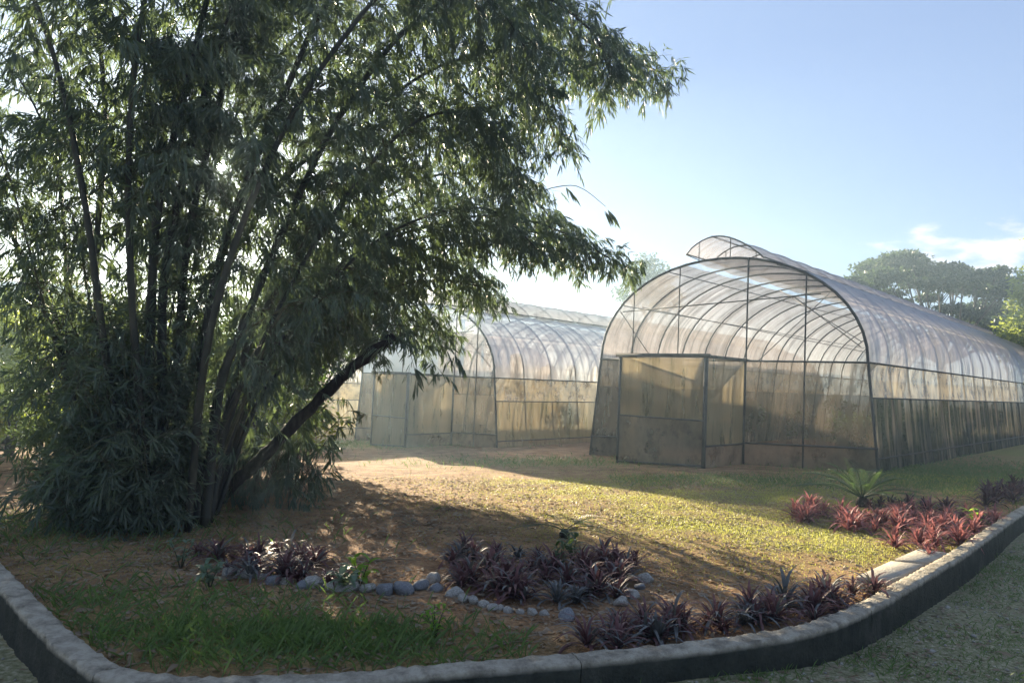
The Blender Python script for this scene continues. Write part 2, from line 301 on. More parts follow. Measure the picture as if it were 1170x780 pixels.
def inside_z(x, y):
    u = -((np.asarray(x)-CR[0])*GX[0] + (np.asarray(y)-CR[1])*GX[1])
    z = -.048*np.log1p(np.exp((u-.6)*1.3))/1.3
    return np.maximum(z, -1.6) + .035*(vnoise(x, y, 1.7, 3)-.5) + .016*(vnoise(x, y, .5, 4)-.5)
def ground_z(x, y):
    x = np.asarray(x, float); y = np.asarray(y, float); sh = x.shape
    sd = kerb_sd(x, y).reshape(sh)
    zi = inside_z(x, y); zo = -.2 + .11*np.exp(-((x-.6)/1.9)**2)*np.exp(-np.clip(y-6, 0, 9)) + .05*(vnoise(x, y, 1.3, 5)-.5) - .02*np.clip(-sd, 0, 3)
    return np.where(sd > .1, zi, zo)
def gz(x, y): return float(ground_z(np.array([x]), np.array([y]))[0])
def axis_vals(a, b, step, far):
    c = np.arange(a, b, step); e = []; s = step; v = b
    while v < far: s *= 1.22; v += s; e.append(v)
    f = []; s = step; v = a
    while v > -far: s *= 1.22; v -= s; f.append(v)
    return np.concatenate([f[::-1], c, e])
gx = axis_vals(-9, 12, .09, 340); gy = axis_vals(2.5, 20, .09, 340)
X, Y = np.meshgrid(gx, gy); Z = ground_z(X, Y)
GRASS_BLOBS = [  # px, py, radius px->m handled below: (x, y, rx, ry, amount)
]
def gblob(px, py, rx, ry, a, z=0.): p = G(px, py, z); GRASS_BLOBS.append((p[0], p[1], rx, ry, a))
gblob(860, 600, 2.3, 1.9, 1.0); gblob(760, 560, 2.6, 1.5, .75); gblob(930, 570, 1.6, 1.8, .9); gblob(940, 625, 1.1, .9, .75); gblob(680, 545, 2.3, 1.3, .55); gblob(640, 580, 1.5, .9, .3); gblob(560, 570, 1.2, .8, .2)
gblob(1090, 545, 2.5, 2.5, 1.2); gblob(1200, 520, 4, 4, 1.2); gblob(640, 515, 3, 1.6, .8); gblob(390, 500, 4, 2.4, 1.1, -.6); gblob(780, 545, 3.5, 1.2, .5)
gblob(330, 735, 1.15, .42, 1.2); gblob(150, 700, .8, .6, .35); gblob(450, 735, .45, .22, .7); gblob(40, 580, 2.0, 1.6, .4); gblob(250, 690, .9, .4, .5); gblob(60, 640, .9, .9, .3)
def grassiness(x, y):
    a = np.zeros(np.shape(x))
    for bx, by, rx, ry, am in GRASS_BLOBS: a = np.maximum(a, am*np.exp(-(((x-bx)/rx)**2+((y-by)/ry)**2)*.9))
    return a
sd = kerb_sd(X, Y).reshape(X.shape)
gr = grassiness(X, Y) * (.45+.9*vnoise(X, Y, .5, 8))
gr = np.where(sd > 0, gr, .35+.5*vnoise(X, Y, .9, 9)); far = np.hypot(X, Y) > 34
gr = np.where(far, .9, gr)
mb = MB(); mb.grid(np.stack([X, Y, Z], -1)); gme = mb.mesh('ground', True)
at1 = gme.attributes.new('grass', 'FLOAT', 'POINT'); at1.data.foreach_set('value', np.clip(gr, 0, 1).astype(np.float32).ravel())
at2 = gme.attributes.new('lane', 'FLOAT', 'POINT'); at2.data.foreach_set('value', (sd < .05).astype(np.float32).ravel())
m, t, o = newmat('garden_soil_and_turf'); b = N(t, 'ShaderNodeBsdfPrincipled'); b.inputs['Roughness'].default_value = .95; b.inputs['Specular IOR Level'].default_value = .1
n1 = noise(t, 2.2, 8, rough=.65); n2 = noise(t, 28, 5, rough=.7); n3 = noise(t, 90, 3)
dirt = ramp(t, n1, [(.28, (.14, .072, .036)), (.5, (.31, .172, .086)), (.72, (.50, .31, .165))])
dirt = mixc(t, .75, dirt, ramp(t, n2, [(.3, (.25, .25, .25)), (.5, (.5, .5, .5)), (.75, (.86, .84, .8))]), 'OVERLAY')
fl = ramp(t, n3, [(.60, (0, 0, 0)), (.68, (1, 1, 1))]); dirt = mixc(t, fl, dirt, (.38, .29, .18))
turf = ramp(t, n2, [(.3, (.12, .12, .03)), (.5, (.25, .225, .06)), (.7, (.38, .31, .12))])
lane = ramp(t, n2, [(.3, (.11, .11, .05)), (.48, (.25, .235, .12)), (.6, (.38, .34, .22)), (.72, (.60, .54, .42))])
ag = N(t, 'ShaderNodeAttribute', attribute_name='grass'); al = N(t, 'ShaderNodeAttribute', attribute_name='lane')
c = mixc(t, ag.outputs['Fac'], dirt, turf); c = mixc(t, al.outputs['Fac'], c, lane)
L(t, c, b.inputs['Base Color']); bp = N(t, 'ShaderNodeBump'); bp.inputs['Strength'].default_value = 1.; bp.inputs['Distance'].default_value = .03
L(t, n2, bp.inputs['Height']); L(t, bp.outputs[0], b.inputs['Normal']); L(t, b.outputs[0], o.inputs[0])
MAT['ground'] = m
tag(link('ground', gme, m), 'bare brown soil and thin turf around the greenhouses', kind='structure')

# kerb: cast segments with open joints, each its own piece
kerb_root = empty('kerb', (0, 0, 0)); tag(kerb_root, 'low curved concrete kerb holding in the planting beds', kind='structure')
seg = 60; i0 = 0; kn = 0
tan = unit(np.gradient(KERB, axis=0)); nor = np.stack([-tan[:, 1], tan[:, 0]], 1)
while i0 < len(KERB)-2:
    i1 = min(i0+seg, len(KERB)-1); mbk = MB(); P = []
    pts = KERB[i0:i1+1].copy(); pts[0] += tan[i0]*.0025; pts[-1] -= tan[i1]*.0025
    w = .155
    prof = [(-.005, -.40), (-.004, -.12), (.0, KZ-.014), (.011, KZ), (.045, KZ+.003), (.08, KZ+.005), (.115, KZ+.003), (w-.012, KZ), (w, KZ-.015), (w, -.3)]
    for k, p in enumerate(pts):
        nn = nor[i0+k]; row = []
        for a, z in prof:
            ja = rnd.uniform(-.009, .009); jz = rnd.uniform(-.008, .008) if z > 0 else 0
            row.append((p[0]+nn[0]*(a+ja), p[1]+nn[1]*(a+ja), z+jz))
        P.append(row)
    mbk.grid(P); n = len(prof); m_ = len(P)
    mbk.add(np.array(P[0]), T=[(0, i, i+1) for i in range(1, n-1)]); mbk.add(np.array(P[-1]), T=[(0, i+1, i) for i in range(1, n-1)])
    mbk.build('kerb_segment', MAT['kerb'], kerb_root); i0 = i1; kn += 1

# ------------------------------------------------------------------ greenhouses
HW0, HW1, EZ, AZ = 3.85, 3.6, 2.4, 5.0
def arch(a):                                       # a: 0 right eave .. pi left eave
    x = HW1*np.sign(np.cos(a))*np.abs(np.cos(a))**(.98); z = EZ + (AZ-EZ)*np.abs(np.sin(a))**.98
    return x, z
def arch_z(s): 
    c = np.clip(np.abs(s)/HW1, 0, 1)**(1/.98); return EZ+(AZ-EZ)*(np.sqrt(np.clip(1-c*c, 0, 1)))**.98
def sx(z, side): return side*(HW0 + (HW1-HW0)*np.clip(z/EZ, -.3, 1))
VL, VR, VC = -1.0, 1.15, -.28                      # ridge vent hood: open lip, hinge side, crest
def hood(s):
    k = (s-VL)/(VR-VL); return 5.17*(1-k)+arch_z(VR)*k + .05*k + .62*np.sin(pi*np.clip(k, 0, 1))**.8*(1-.35*k)
def greenhouse(O, nb, label, porch=(-1.6, .72, 2.0), group=None, near=False):
    root = empty('greenhouse', O, -YAW, label, 'greenhouse', group)
    oz = O[2]
    def gl(s, y): w = O + GX*s + GY*y; return gz(w[0], w[1]) - oz      # ground height in local z
    bay = 1.5; Ln = nb*bay; A = np.linspace(0, pi, 25)
    st, ds = MAT['steel'], MAT['darksteel']
    # hoops: one shared mesh for interior ones
    ax, az = arch(A)
    def hoop_pts(y, gr_, gl_): 
        p = [(sx(gr_, 1), y, gr_), (sx(1.2, 1), y, 1.2)] + [(a, y, b) for a, b in zip(ax, az)] + [(sx(1.2, -1), y, 1.2), (sx(gl_, -1), y, gl_)]
        return np.array(p)
    hm = MB().tube(hoop_pts(0, -.25, -.6), .027, 5).mesh('hoop', True)
    for i in range(nb+1):
        if i in (0,): MB().tube(hoop_pts(0, gl(HW0, 0)-.1, gl(-HW0, 0)-.1), .034, 8).build('hoop', ds, root, True)
        else: link('hoop', hm, st, root, loc=(0, i*bay, 0))
    # roof film panel per bay with sag between hoops; left and right slopes split at the ridge vent
    aL = math.acos(max(-1, VL/HW1)); 
    def roof_mesh(a0, a1, seed):
        r = random.Random(seed); us = np.linspace(0, 1, 7); vs_ = np.linspace(a0, a1, 20); P = np.zeros((7, 20, 3)); ph = r.uniform(0, 6)
        for i, u in enumerate(us):
            x, z = arch(vs_); sag = .075*sin(pi*u)**.8; wr = .03*np.sin(vs_*7+ph+u*3)*sin(pi*u)
            k = 1.008 - (sag+wr)/4; P[i, :, 0] = x*k; P[i, :, 2] = EZ + (z-EZ)*k; P[i, :, 1] = u*bay
        return MB().grid(P).mesh('roof_panel', True)
    rmR = [roof_mesh(0, math.acos(-.2), k) for k in range(3)]; rmL = [roof_mesh(aL, pi, k+9) for k in range(3)]
    def band_mesh(z0, z1, side, sag):
        us = np.linspace(0, 1, 7); zs = np.linspace(z0, z1, 5); P = np.zeros((7, 5, 3))
        for i, u in enumerate(us):
            for j, z in enumerate(zs): P[i, j] = (sx(z, side)+side*(.026-sag*sin(pi*u)*sin(pi*(z-z0)/(z1-z0))), u*bay, z)
        return MB().grid(P)
    bR = band_mesh(1.62, EZ, 1, .03).mesh('side_band', True); bL = band_mesh(1.62, EZ, -1, .03).mesh('side_band', True)
    nR = band_mesh(-.02, 1.62, 1, .02).mesh('side_net', True)
    for i in range(nb):
        y = i*bay
        link('roof_panel', rmR[i % 3], MAT['roof'], root, loc=(0, y, 0)); link('roof_panel', rmL[i % 3], MAT['roof'], root, loc=(0, y, 0))
        link('side_band', bR, MAT['band'], root, loc=(0, y, 0)); link('side_band', bL, MAT['band'], root, loc=(0, y, 0))
        for side in (1, -1):
            g0 = min(gl(side*HW0, y), gl(side*HW0, y+bay))-.04
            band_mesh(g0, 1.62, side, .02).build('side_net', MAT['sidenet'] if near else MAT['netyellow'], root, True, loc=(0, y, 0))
    # long rails
    for side in (1, -1):
        for z, r in ((EZ, .024), (1.62, .02), (.30, .02)):
            if side < 0 and z == .30: z = .2
            MB().tube([(sx(z, side)+side*.034, 0, z), (sx(z, side)+side*.034, Ln, z)], r, 6).build('side_rail', ds, root)
    for a in (.62, pi-.62, 1.15, pi-1.15):
        x, z = arch(np.array([a])); MB().tube([(x[0]*.985, 0, z[0]-.04), (x[0]*.985, Ln, z[0]-.04)], .014, 5).build('purlin', st, root)
    # ridge vent hood
    S = np.linspace(VL, VR, 15); hz = hood(S)
    hr = MB().tube(np.stack([S, S*0, hz], 1), .02, 5).mesh('vent_hoop', True)
    strut_a = MB().tube([(-.62, 0, arch_z(-.62)-.02), (-.62, 0, hood(-.62))], .012, 5).tube([(.25, 0, arch_z(.25)-.02), (.25, 0, hood(.25))], .012, 5).mesh('vent_strut')
    hp = []
    for k in range(2):
        P = np.zeros((6, 15, 3))
        for i, u in enumerate(np.linspace(0, 1, 6)):
            P[i, :, 0] = S; P[i, :, 1] = u*bay; P[i, :, 2] = hz + .024 - (.03+.02*k)*sin(pi*u)
        hp.append(MB().grid(P).mesh('vent_panel', True))
    for i in range(nb+1):
        link('vent_hoop', hr, ds if i == 0 else st, root, loc=(0, i*bay, 0)); link('vent_strut', strut_a, st, root, loc=(0, i*bay, 0))
        if i < nb: link('vent_panel', hp[i % 2], MAT['hood'], root, loc=(0, i*bay, 0))
    for s in (VL, VC, VR): MB().tube([(s, 0, hood(s)+.02), (s, Ln, hood(s)+.02)], .02, 5).build('vent_rail', ds if s == VC else st, root)
    MB().tube([(VL, 0, hood(VL)), (-.55, 0, arch_z(-.55)-.0)], .012, 5).build('vent_brace', ds, root)
    # end walls
    VS0, VS1, VD = porch                      # entrance porch: left, right, depth
    bars = [-2.55, -1.15, VS1+.03, 2.2 if VS1 < 1 else 2.75]
    KZ0 = lambda s: .52 - .045*(HW0-s)*.9               # sloping kick rail
    def wall_panel(s0, s1, zf0, zf1, y, mat, name, wr=.015, seed=0):
        r = random.Random(seed); ph = r.uniform(0, 6); P = np.zeros((9, 9, 3))
        for i, u in enumerate(np.linspace(0, 1, 9)):
            s = s0+(s1-s0)*u; z0, z1 = zf0(s), zf1(s)
            for j, v in enumerate(np.linspace(0, 1, 9)):
                z = z0+(z1-z0)*v; ss = np.clip(s, sx(z, -1), sx(z, 1)) if z < EZ else s
                P[i, j] = (ss, y+wr*sin(7*u+ph)*sin(pi*v)*sin(pi*u), z)
        return MB().grid(P).build(name, mat, root, True)
    topc = lambda s: float(arch_z(s)) - .005
    edges = [-HW1+.01] + bars + [HW1-.01]; RZ = 3.9
    for i in range(5):
        s0, s1 = edges[i], edges[i+1]
        if i in (0, 4):
            wall_panel(s0, s1, lambda s: EZ, topc, -.004, MAT['clear'], 'gable_panel', seed=i)
        else:
            wall_panel(s0, s1, lambda s: EZ, lambda s: min(RZ, topc(s)), -.004, MAT['clear'], 'gable_panel', seed=i)
            wall_panel(s0, s1, lambda s: min(RZ, topc(s)), topc, -.006, MAT['clear'], 'gable_panel', seed=i+5)
    low = [-HW0, VS0, VS1, bars[3], HW0]
    for i in (0, 1, 2, 3):
        s0, s1 = low[i], low[i+1]
        if i == 1: continue
        wall_panel(s0, s1, KZ0, lambda s: EZ, -.006, MAT['net'], 'end_net', seed=20+i)
        wall_panel(s0, s1, lambda s: gl(s, 0)-.05, KZ0, -.008, MAT['netdirt'], 'kick_net', seed=30+i)
    for s in bars:
        z0 = gl(s, 0)-.1 if s > 0 else EZ
        MB().tube([(s, -.02, z0), (s, -.02, topc(s))], .02 if s > 0 else .014, 6).build('end_post', ds if s > 0 else st, root)
    MB().tube([(-HW1, -.03, EZ), (HW1, -.03, EZ)], .026, 6).build('end_rail', ds, root)
    MB().tube([(-2.9, -.035, 3.72), (2.55, -.035, 3.98)], .015, 6).build('end_rail', ds, root)
    MB().tube([(-HW0, -.03, KZ0(-HW0)), (VS0, -.03, KZ0(VS0))], .026, 6).build('kick_rail', ds, root)
    MB().tube([(VS1, -.03, KZ0(VS1)), (HW0, -.03, KZ0(HW0))], .026, 6).build('kick_rail', ds, root)
    for a_, b_ in (((-3.0, -.03, 3.75), (-1.9, -.03, EZ)), ((1.9, -.03, 3.95), (3.45, -.03, 2.75)), ((-2.7, .6, 3.9), (3.3, 7, 2.6)), ((3.3, .5, 2.9), (-.3, 4.4, 4.7)), ((2.7, .1, 4.0), (1.0, .1, EZ))):
        MB().tube([a_, b_], .011, 5).build('brace_wire', MAT['wire'], root)
    # far end wall
    wall_panel(-HW1, HW1, lambda s: -.4, lambda s: EZ, Ln, MAT['net'], 'end_net', seed=50); wall_panel(-HW1+.02, HW1-.02, lambda s: EZ, topc, Ln, MAT['clear'], 'gable_panel', seed=51)
    # entrance porch
    py = -VD
    gA, gB, gC = gl(VS0, py), gl(VS1, py), gl(VS1, 0)
    for (s, y, g) in ((VS0, py, gA), (VS1, py, gB)): MB().bar((s, y, g-.1), (s, y, EZ+.0), .075 if s > 0 else .06).build('porch_post', ds, root)
    MB().tube([(VS1, -.05, gC-.1), (VS1, -.05, EZ)], .024, 6).build('porch_post', ds, root)
    hh = .085
    MB().bar((VS0-.12, py-.01, EZ+.03), (VS1+.1, py-.01, EZ+.03), hh).build('porch_header', ds, root)
    MB().bar((VS1+.02, py-.05, EZ+.015), (VS1+.02, .1, EZ+.015), .07).build('porch_header', ds, root); MB().bar((VS0, py+.03, EZ), (VS0, -.05, EZ), .05).build('porch_header', ds, root)
    kf = .95
    def porch_sheet(a, b, z0f, z1f, mat, name, seed):
        r = random.Random(seed); ph = r.uniform(0, 6); P = np.zeros((7, 7, 3)); a = np.array(a); b = np.array(b); nn = np.array([-(b-a)[1], (b-a)[0]]); nn = nn/np.linalg.norm(nn)
        for i, u in enumerate(np.linspace(0, 1, 7)):
            p = a+(b-a)*u
            for j, v in enumerate(np.linspace(0, 1, 7)):
                z = z0f(u)+(z1f(u)-z0f(u))*v; q = p+nn*.012*sin(5*u+ph)*sin(pi*v)*sin(pi*u); P[i, j] = (q[0], q[1], z)
        MB().grid(P).build(name, mat, root, True)
    porch_sheet((VS0+.03, py-.012), (VS1-.04, py-.012), lambda u: kf, lambda u: EZ, MAT['netyellow'], 'door_net', 1)
    porch_sheet((VS0+.03, py-.014), (VS1-.04, py-.014), lambda u: gA+(gB-gA)*u-.03, lambda u: kf, MAT['netdirt'] if near else MAT['netyellow'], 'door_kick_net', 2)
    porch_sheet((VS1+.012, py+.04), (VS1+.012, -.05), lambda u: KZ0(VS1)-.02, lambda u: EZ, MAT['netyellow'], 'porch_net', 3)
    porch_sheet((VS1+.014, py+.04), (VS1+.014, -.05), lambda u: gB+(gC-gB)*u-.03, lambda u: KZ0(VS1)-.02, MAT['netdirt'], 'porch_kick_net', 4)
    porch_sheet((VS0-.012, py+.04), (VS0-.012, -.05), lambda u: gA-.05, lambda u: EZ, MAT['netyellow'], 'porch_net', 5)
    MB().bar((VS0, py-.02, kf), (VS1, py-.02, kf), .035).build('door_rail', ds, root)
    MB().bar((VS0, py-.02, gA+.05), (VS1, py-.02, gB+.05), .04).build('door_rail', ds, root)
    MB().bar((VS1+.02, py, KZ0(VS1)-.02), (VS1+.02, -.05, KZ0(VS1)-.02), .04).build('porch_rail', ds, root)
    return root
O1 = CR - GX*HW0; greenhouse(np.array([O1[0], O1[1], 0.]), 20, 'large near greenhouse of clear film with net porch and dark streaked side net', near=True, group='arched film greenhouses in a row')
c2 = G(568, 514.5, -.65); O2 = c2 - GX*HW0; greenhouse(np.array([O2[0], O2[1], -.65]), 20, 'middle arched greenhouse with yellowed net porch behind the leaning trunk', porch=(-.15, 1.65, 2.1), group='arched film greenhouses in a row')
O3 = O2 + (O2-O1); greenhouse(np.array([O3[0], O3[1], -1.15]), 12, 'farthest arched greenhouse mostly hidden behind the bamboo', group='arched film greenhouses in a row')

# ------------------------------------------------------------------ bamboo clump
def leaf_template(w=.12, droop=.06, fold=.02):
    v = np.array([(0, 0, 0), (-w/2, .28, fold), (w/2, .28, fold), (-w*.38, .66, fold*.6-droop*.45), (w*.38, .66, fold*.6-droop*.45), (0, 1, -droop)])
    return v, [np.array([(0, 2, 1), (3, 4, 5)]), np.array([(1, 2, 4, 3)])]
LEAF = leaf_template()
def rand_unit(n): return unit(rng.normal(size=(n, 3)))
def spray_leaves(P, D, n, L0, L1, hang=(.35, 1.0)):
    """leaves alternating along a short twig from P along D, hanging"""
    D = unit(D); side = unit(np.cross(D, [0, 0, 1.]) + rng.normal(size=3)*.25); pos = []; dirs = []; nrm = []; ln = []
    tw = rng.uniform(.10, .22)
    for k in range(n):
        f = (k+.5)/n; p = P + D*tw*f + np.array([0, 0, -.05*f*f]); sg = 1 if k % 2 else -1
        sp = rng.uniform(.25, .75)*(1-.55*f)
        d = D*.6 + side*sg*sp + np.array([0, 0, -rng.uniform(*hang)])
        pos.append(p); dirs.append(d); nrm.append(rng.normal(size=3)*.6 + side*sg*.5 + np.array([0, 0, .7])); ln.append(rng.uniform(L0, L1))
    return pos, dirs, nrm, ln
class Foliage:
    def __init__(s): s.p = []; s.d = []; s.n = []; s.l = []; s.tw = MB(); s.sprays = []
    def spray(s, P, D, n, L0=.13, L1=.24, keep=False, hang=(.35, 1.0)):
        a = spray_leaves(P, D, n, L0, L1, hang)
        if keep: s.sprays.append((a, np.array(P))); return
        s.p += a[0]; s.d += a[1]; s.n += a[2]; s.l += a[3]
def sun_gap(P, r=.11):
    v = P - np.array([0, 0, CAMH]); t = np.dot(v, SUND); return np.linalg.norm(v - SUND*t) < r and t > 0
def branch(F, P, D, Ln, dens, leafs=(6, 9), L0=.13, L1=.25, droop=.9, keepf=None, hang=(.35, 1.0)):
    """a drooping side branch with sprays"""
    D = unit(D); pts = [P.copy()]; d = D.copy(); n = max(3, int(Ln/.16))
    for k in range(n):
        d = unit(d + np.array([0, 0, -droop*.16]) + rng.normal(size=3)*.06); pts.append(pts[-1]+d*Ln/n)
    pts = np.array(pts); F.tw.tube(pts, np.linspace(.007, .002, len(pts)), 3, False)
    m = int(Ln*dens)
    for k in range(m):
        f = rng.uniform(.12, 1) if k else 1.
        i = f*(len(pts)-1); j = min(int(i), len(pts)-2); p = pts[j]+(pts[j+1]-pts[j])*(i-j); tdir = unit(pts[j+1]-pts[j])
        if sun_gap(p): continue
        dd = unit(tdir*.5 + rng.normal(size=3)*.55 + np.array([0, 0, -.25]))
        F.spray(p, dd, int(rng.integers(leafs[0], leafs[1]+1)), L0, L1, keep=bool(keepf and keepf(p) and rng.random() < .5), hang=hang)
clump = empty('bamboo_clump', (-4.2, 8.9, -.1), 0, 'huge dark bamboo clump with drooping leafy culms standing left of the greenhouses', 'bamboo')
CL = np.array([-4.2, 8.9, -.1])
FB = Foliage()
def pxof(p):
    v = p-np.array([0, 0, CAMH]); y = v@Fv; return 585+FPX*(v@Rv)/y, 390-FPX*(v@Uv)/y
def fringe(p):
    x, y = pxof(p); return (x > 560 and y < 420 and (x > 650 or y > 190)) or (y > 330 and x > 430)
culms = [  # photo px, py, distance of points along each culm; base radius; first leafy fraction; branches
 ([(112, 570, 9.0), (75, 420, 9.2), (30, 310, 9.5), (-20, 190, 9.8), (-110, 90, 10.2)], .055, .30, 15, .9),
 ([(98, 560, 9.4), (78, 400, 9.6), (73, 260, 9.8), (59, 173, 10), (28, 100, 10.2), (-30, 20, 10.6)], .035, .35, 15, .9),
 ([(120, 560, 9.8), (80, 330, 10), (69, 208, 10.2), (62, 110, 10.4), (70, -30, 10.8), (20, -140, 11)], .035, .35, 18, 1.1),
 ([(165, 590, 8.9), (170, 430, 8.9), (178, 260, 9), (197, 163, 9.1), (221, 66, 9.2), (245, -30, 9.4), (290, -160, 9.6), (360, -260, 9.9)], .075, .27, 40, 1.15),
 ([(190, 590, 9.1), (185, 400, 9.1), (192, 290, 9.2), (232, 114, 9.3), (270, 0, 9.5), (330, -130, 9.8), (430, -200, 10.2)], .075, .27, 40, 1.15),
 ([(205, 590, 9.2), (205, 400, 9.4), (216, 266, 9.5), (250, 121, 9.6), (284, 0, 9.8), (350, -130, 10.2), (460, -190, 10.8)], .075, .27, 40, 1.15),
 ([(225, 585, 9.2), (230, 420, 9.3), (260, 266, 9.5), (322, 114, 9.9), (377, 0, 10.3), (460, -90, 10.9), (560, -90, 11.6), (640, -20, 12.2)], .07, .28, 46, 1.2),
 ([(235, 580, 9.0), (250, 450, 9.2), (277, 374, 9.4), (325, 260, 9.8), (390, 130, 10.4), (480, 20, 11.1), (580, -20, 11.9), (670, 30, 12.6), (700, 90, 13)], .075, .28, 50, 1.15),
 ([(240, 575, 9.3), (270, 430, 9.8), (330, 310, 10.4), (400, 225, 11.1), (450, 190, 11.7), (540, 135, 12.6), (640, 85, 13.4), (715, 70, 14), (760, 85, 14.3)], .055, .22, 50, .9),
 ([(238, 575, 9.6), (262, 480, 10), (305, 385, 10.8), (380, 310, 11.8), (450, 270, 12.6), (560, 246, 13.6), (640, 264, 14.3), (705, 300, 14.8)], .05, .25, 46, .62),
 ([(245, 575, 9.8), (300, 450, 10.6), (370, 380, 11.8), (430, 335, 12.8), (500, 320, 13.8), (560, 330, 14.5)], .04, .28, 26, .62),
 ([(215, 585, 8.7), (240, 380, 8.5), (300, 200, 8.6), (380, 60, 9.0), (470, -30, 9.6), (560, 0, 10.2), (610, 70, 10.8)], .055, .28, 40, 1.1),
 ([(150, 590, 8.7), (120, 400, 8.4), (95, 220, 8.2), (60, 60, 8.1), (0, -80, 8.2), (-90, -160, 8.4)], .055, .35, 22, 1.15),
 ([(140, 580, 9.2), (110, 330, 9.3), (120, 120, 9.4), (90, -60, 9.6), (20, -180, 9.9)], .055, .3, 26, 1.15),
 ([(175, 590, 8.6), (150, 330, 8.3), (150, 120, 8.1), (180, -60, 8.0), (250, -220, 8.1)], .055, .35, 24, 1.15),
 ([(180, 580, 9.6), (210, 380, 9.9), (300, 230, 10.4), (420, 130, 11.2), (520, 70, 12), (600, 90, 12.7), (640, 170, 13.2)], .05, .25, 48, 1.0),
 ([(185, 580, 9.8), (240, 350, 10.3), (340, 180, 11), (430, 60, 11.8), (520, 10, 12.6), (620, 20, 13.4), (690, 60, 14)], .05, .25, 48, 1.1),
 ([(160, 580, 9.8), (150, 330, 10), (190, 150, 10.3), (260, 20, 10.7), (370, -70, 11.3), (500, -60, 12)], .05, .25, 44, 1.2),
 ([(130, 580, 9.6), (70, 380, 9.9), (-10, 240, 10.3), (-120, 160, 10.8)], .04, .3, 14, 1.),
 ([(220, 580, 9.6), (300, 420, 10.4), (400, 300, 11.4), (480, 250, 12.2), (560, 240, 13), (620, 290, 13.5)], .04, .25, 38, .75),
 ([(240, 575, 10.2), (300, 430, 11.5), (380, 320, 13.2), (470, 290, 15), (530, 310, 16.5), (560, 345, 17.5)], .05, .25, 40, 1.0),
 ([(235, 575, 10.2), (290, 440, 11.5), (350, 340, 13), (420, 320, 14.8), (470, 345, 16), (500, 385, 16.8)], .05, .22, 40, 1.0),
 ([(230, 575, 10.0), (270, 440, 11), (310, 350, 12.2), (360, 330, 13.4), (400, 360, 14.4), (420, 400, 15)], .045, .2, 36, .9),
 ([(230, 575, 9.8), (260, 460, 10.4), (290, 380, 11.2), (330, 360, 12), (360, 390, 12.6)], .04, .2, 30, .9),
 ([(240, 575, 10.0), (310, 400, 11.4), (400, 260, 13), (500, 200, 14.6), (590, 215, 16), (650, 270, 17)], .05, .25, 44, 1.1),
 ([(238, 575, 9.8), (275, 470, 10.4), (330, 370, 11.4), (440, 285, 12.9), (560, 262, 14), (650, 275, 14.8), (730, 312, 15.4)], .045, .35, 40, .6),
 ([(238, 575, 9.9), (285, 450, 10.6), (360, 350, 12), (470, 290, 13.3), (590, 275, 14.4), (670, 300, 15)], .045, .35, 34, .65),
 ([(200, 580, 9.0), (330, 330, 9.6), (430, 180, 10.4), (500, 130, 11), (560, 150, 11.5), (590, 210, 11.9)], .04, .25, 42, .9),
]
for pts, r, f0, nb, bl in culms:
    P = [at(*q) for q in pts]; P[0][2] = gz(P[0][0], P[0][1])-.08
    C = spline(P, 60) - CL; C0 = C.copy()
    rr = r*.82*np.linspace(1, .18, 60)**.8
    mbc = MB(); rr2 = rr.copy(); rr2[::3] *= 1.14; mbc.tube(C, rr2, 8)
    mbc.build('culm', MAT['culm'], clump, True)
    Cw = C0 + CL
    for k in range(nb):
        f = f0 + (1-f0)*((k+rng.random())/nb)**.8; i = min(int(f*59), 58); p = Cw[i]; tdir = unit(Cw[i+1]-Cw[i])
        for q in range(3):
            out = rand_unit(1)[0]; out = unit(out - tdir*np.dot(out, tdir)); D = unit(out*.9 + tdir*.7 + np.array([0, 0, .1]))
            Lb = bl*rng.uniform(.55, 1.15)*(1.0 if f < .8 else .7)
            branch(FB, p, D, Lb, 11.5, L0=.11, L1=.22, keepf=fringe)
# slender shoots fill the middle of the clump
for k in range(12):
    px = rng.uniform(105, 235); b0 = at(px, 590, rng.uniform(9.2, 10.8)); b0[2] = gz(b0[0], b0[1]); ang = (px-165)/70
    dr = unit(np.array([ang*.55+rng.normal()*.15, rng.normal()*.25, 1.5])); hh_ = rng.uniform(2.8, 4.9)
    S_ = spline([b0, b0+dr*hh_*.55, b0+dr*hh_, b0+dr*hh_*1.12+np.array([dr[0]*.7, dr[1]*.4, -.25])], 22); FB.tw.tube(S_, np.linspace(.02, .004, 22), 5, False)
    for i in range(7, 22):
        for q in range(2): branch(FB, S_[i], rand_unit(1)[0]+np.array([0, 0, .1]), rng.uniform(.5, 1.0), 9, L0=.09, L1=.19)
# low side shoots make a leafy skirt around the foot of the clump
for k in range(120):
    px = rng.normal(154, 34); D_ = rng.uniform(8.5, 10.) if px < 195 else rng.uniform(10.9, 11.8); b0 = at(px, 590, D_); b0[2] = gz(b0[0], b0[1])
    hgt = rng.uniform(.6, 3.2)*(1 if px < 205 else .45); dr = unit(np.array([(px-170)/110*.45 + rng.normal()*.2, rng.normal()*.6, 2.2])); tip = b0+dr*hgt
    S_ = spline([b0, b0+dr*hgt*.5, tip + np.array([dr[0]*.5, dr[1]*.5, -.12])], 10); FB.tw.tube(S_, np.linspace(.012, .004, 10), 4, False)
    for i in range(2, 10):
        for q in range(2):
            dd = unit(rng.normal(size=3)+np.array([0, 0, .1])); branch(FB, S_[i], dd, rng.uniform(.25, .6), 10, L0=.09, L1=.19, hang=(-.3, .7))
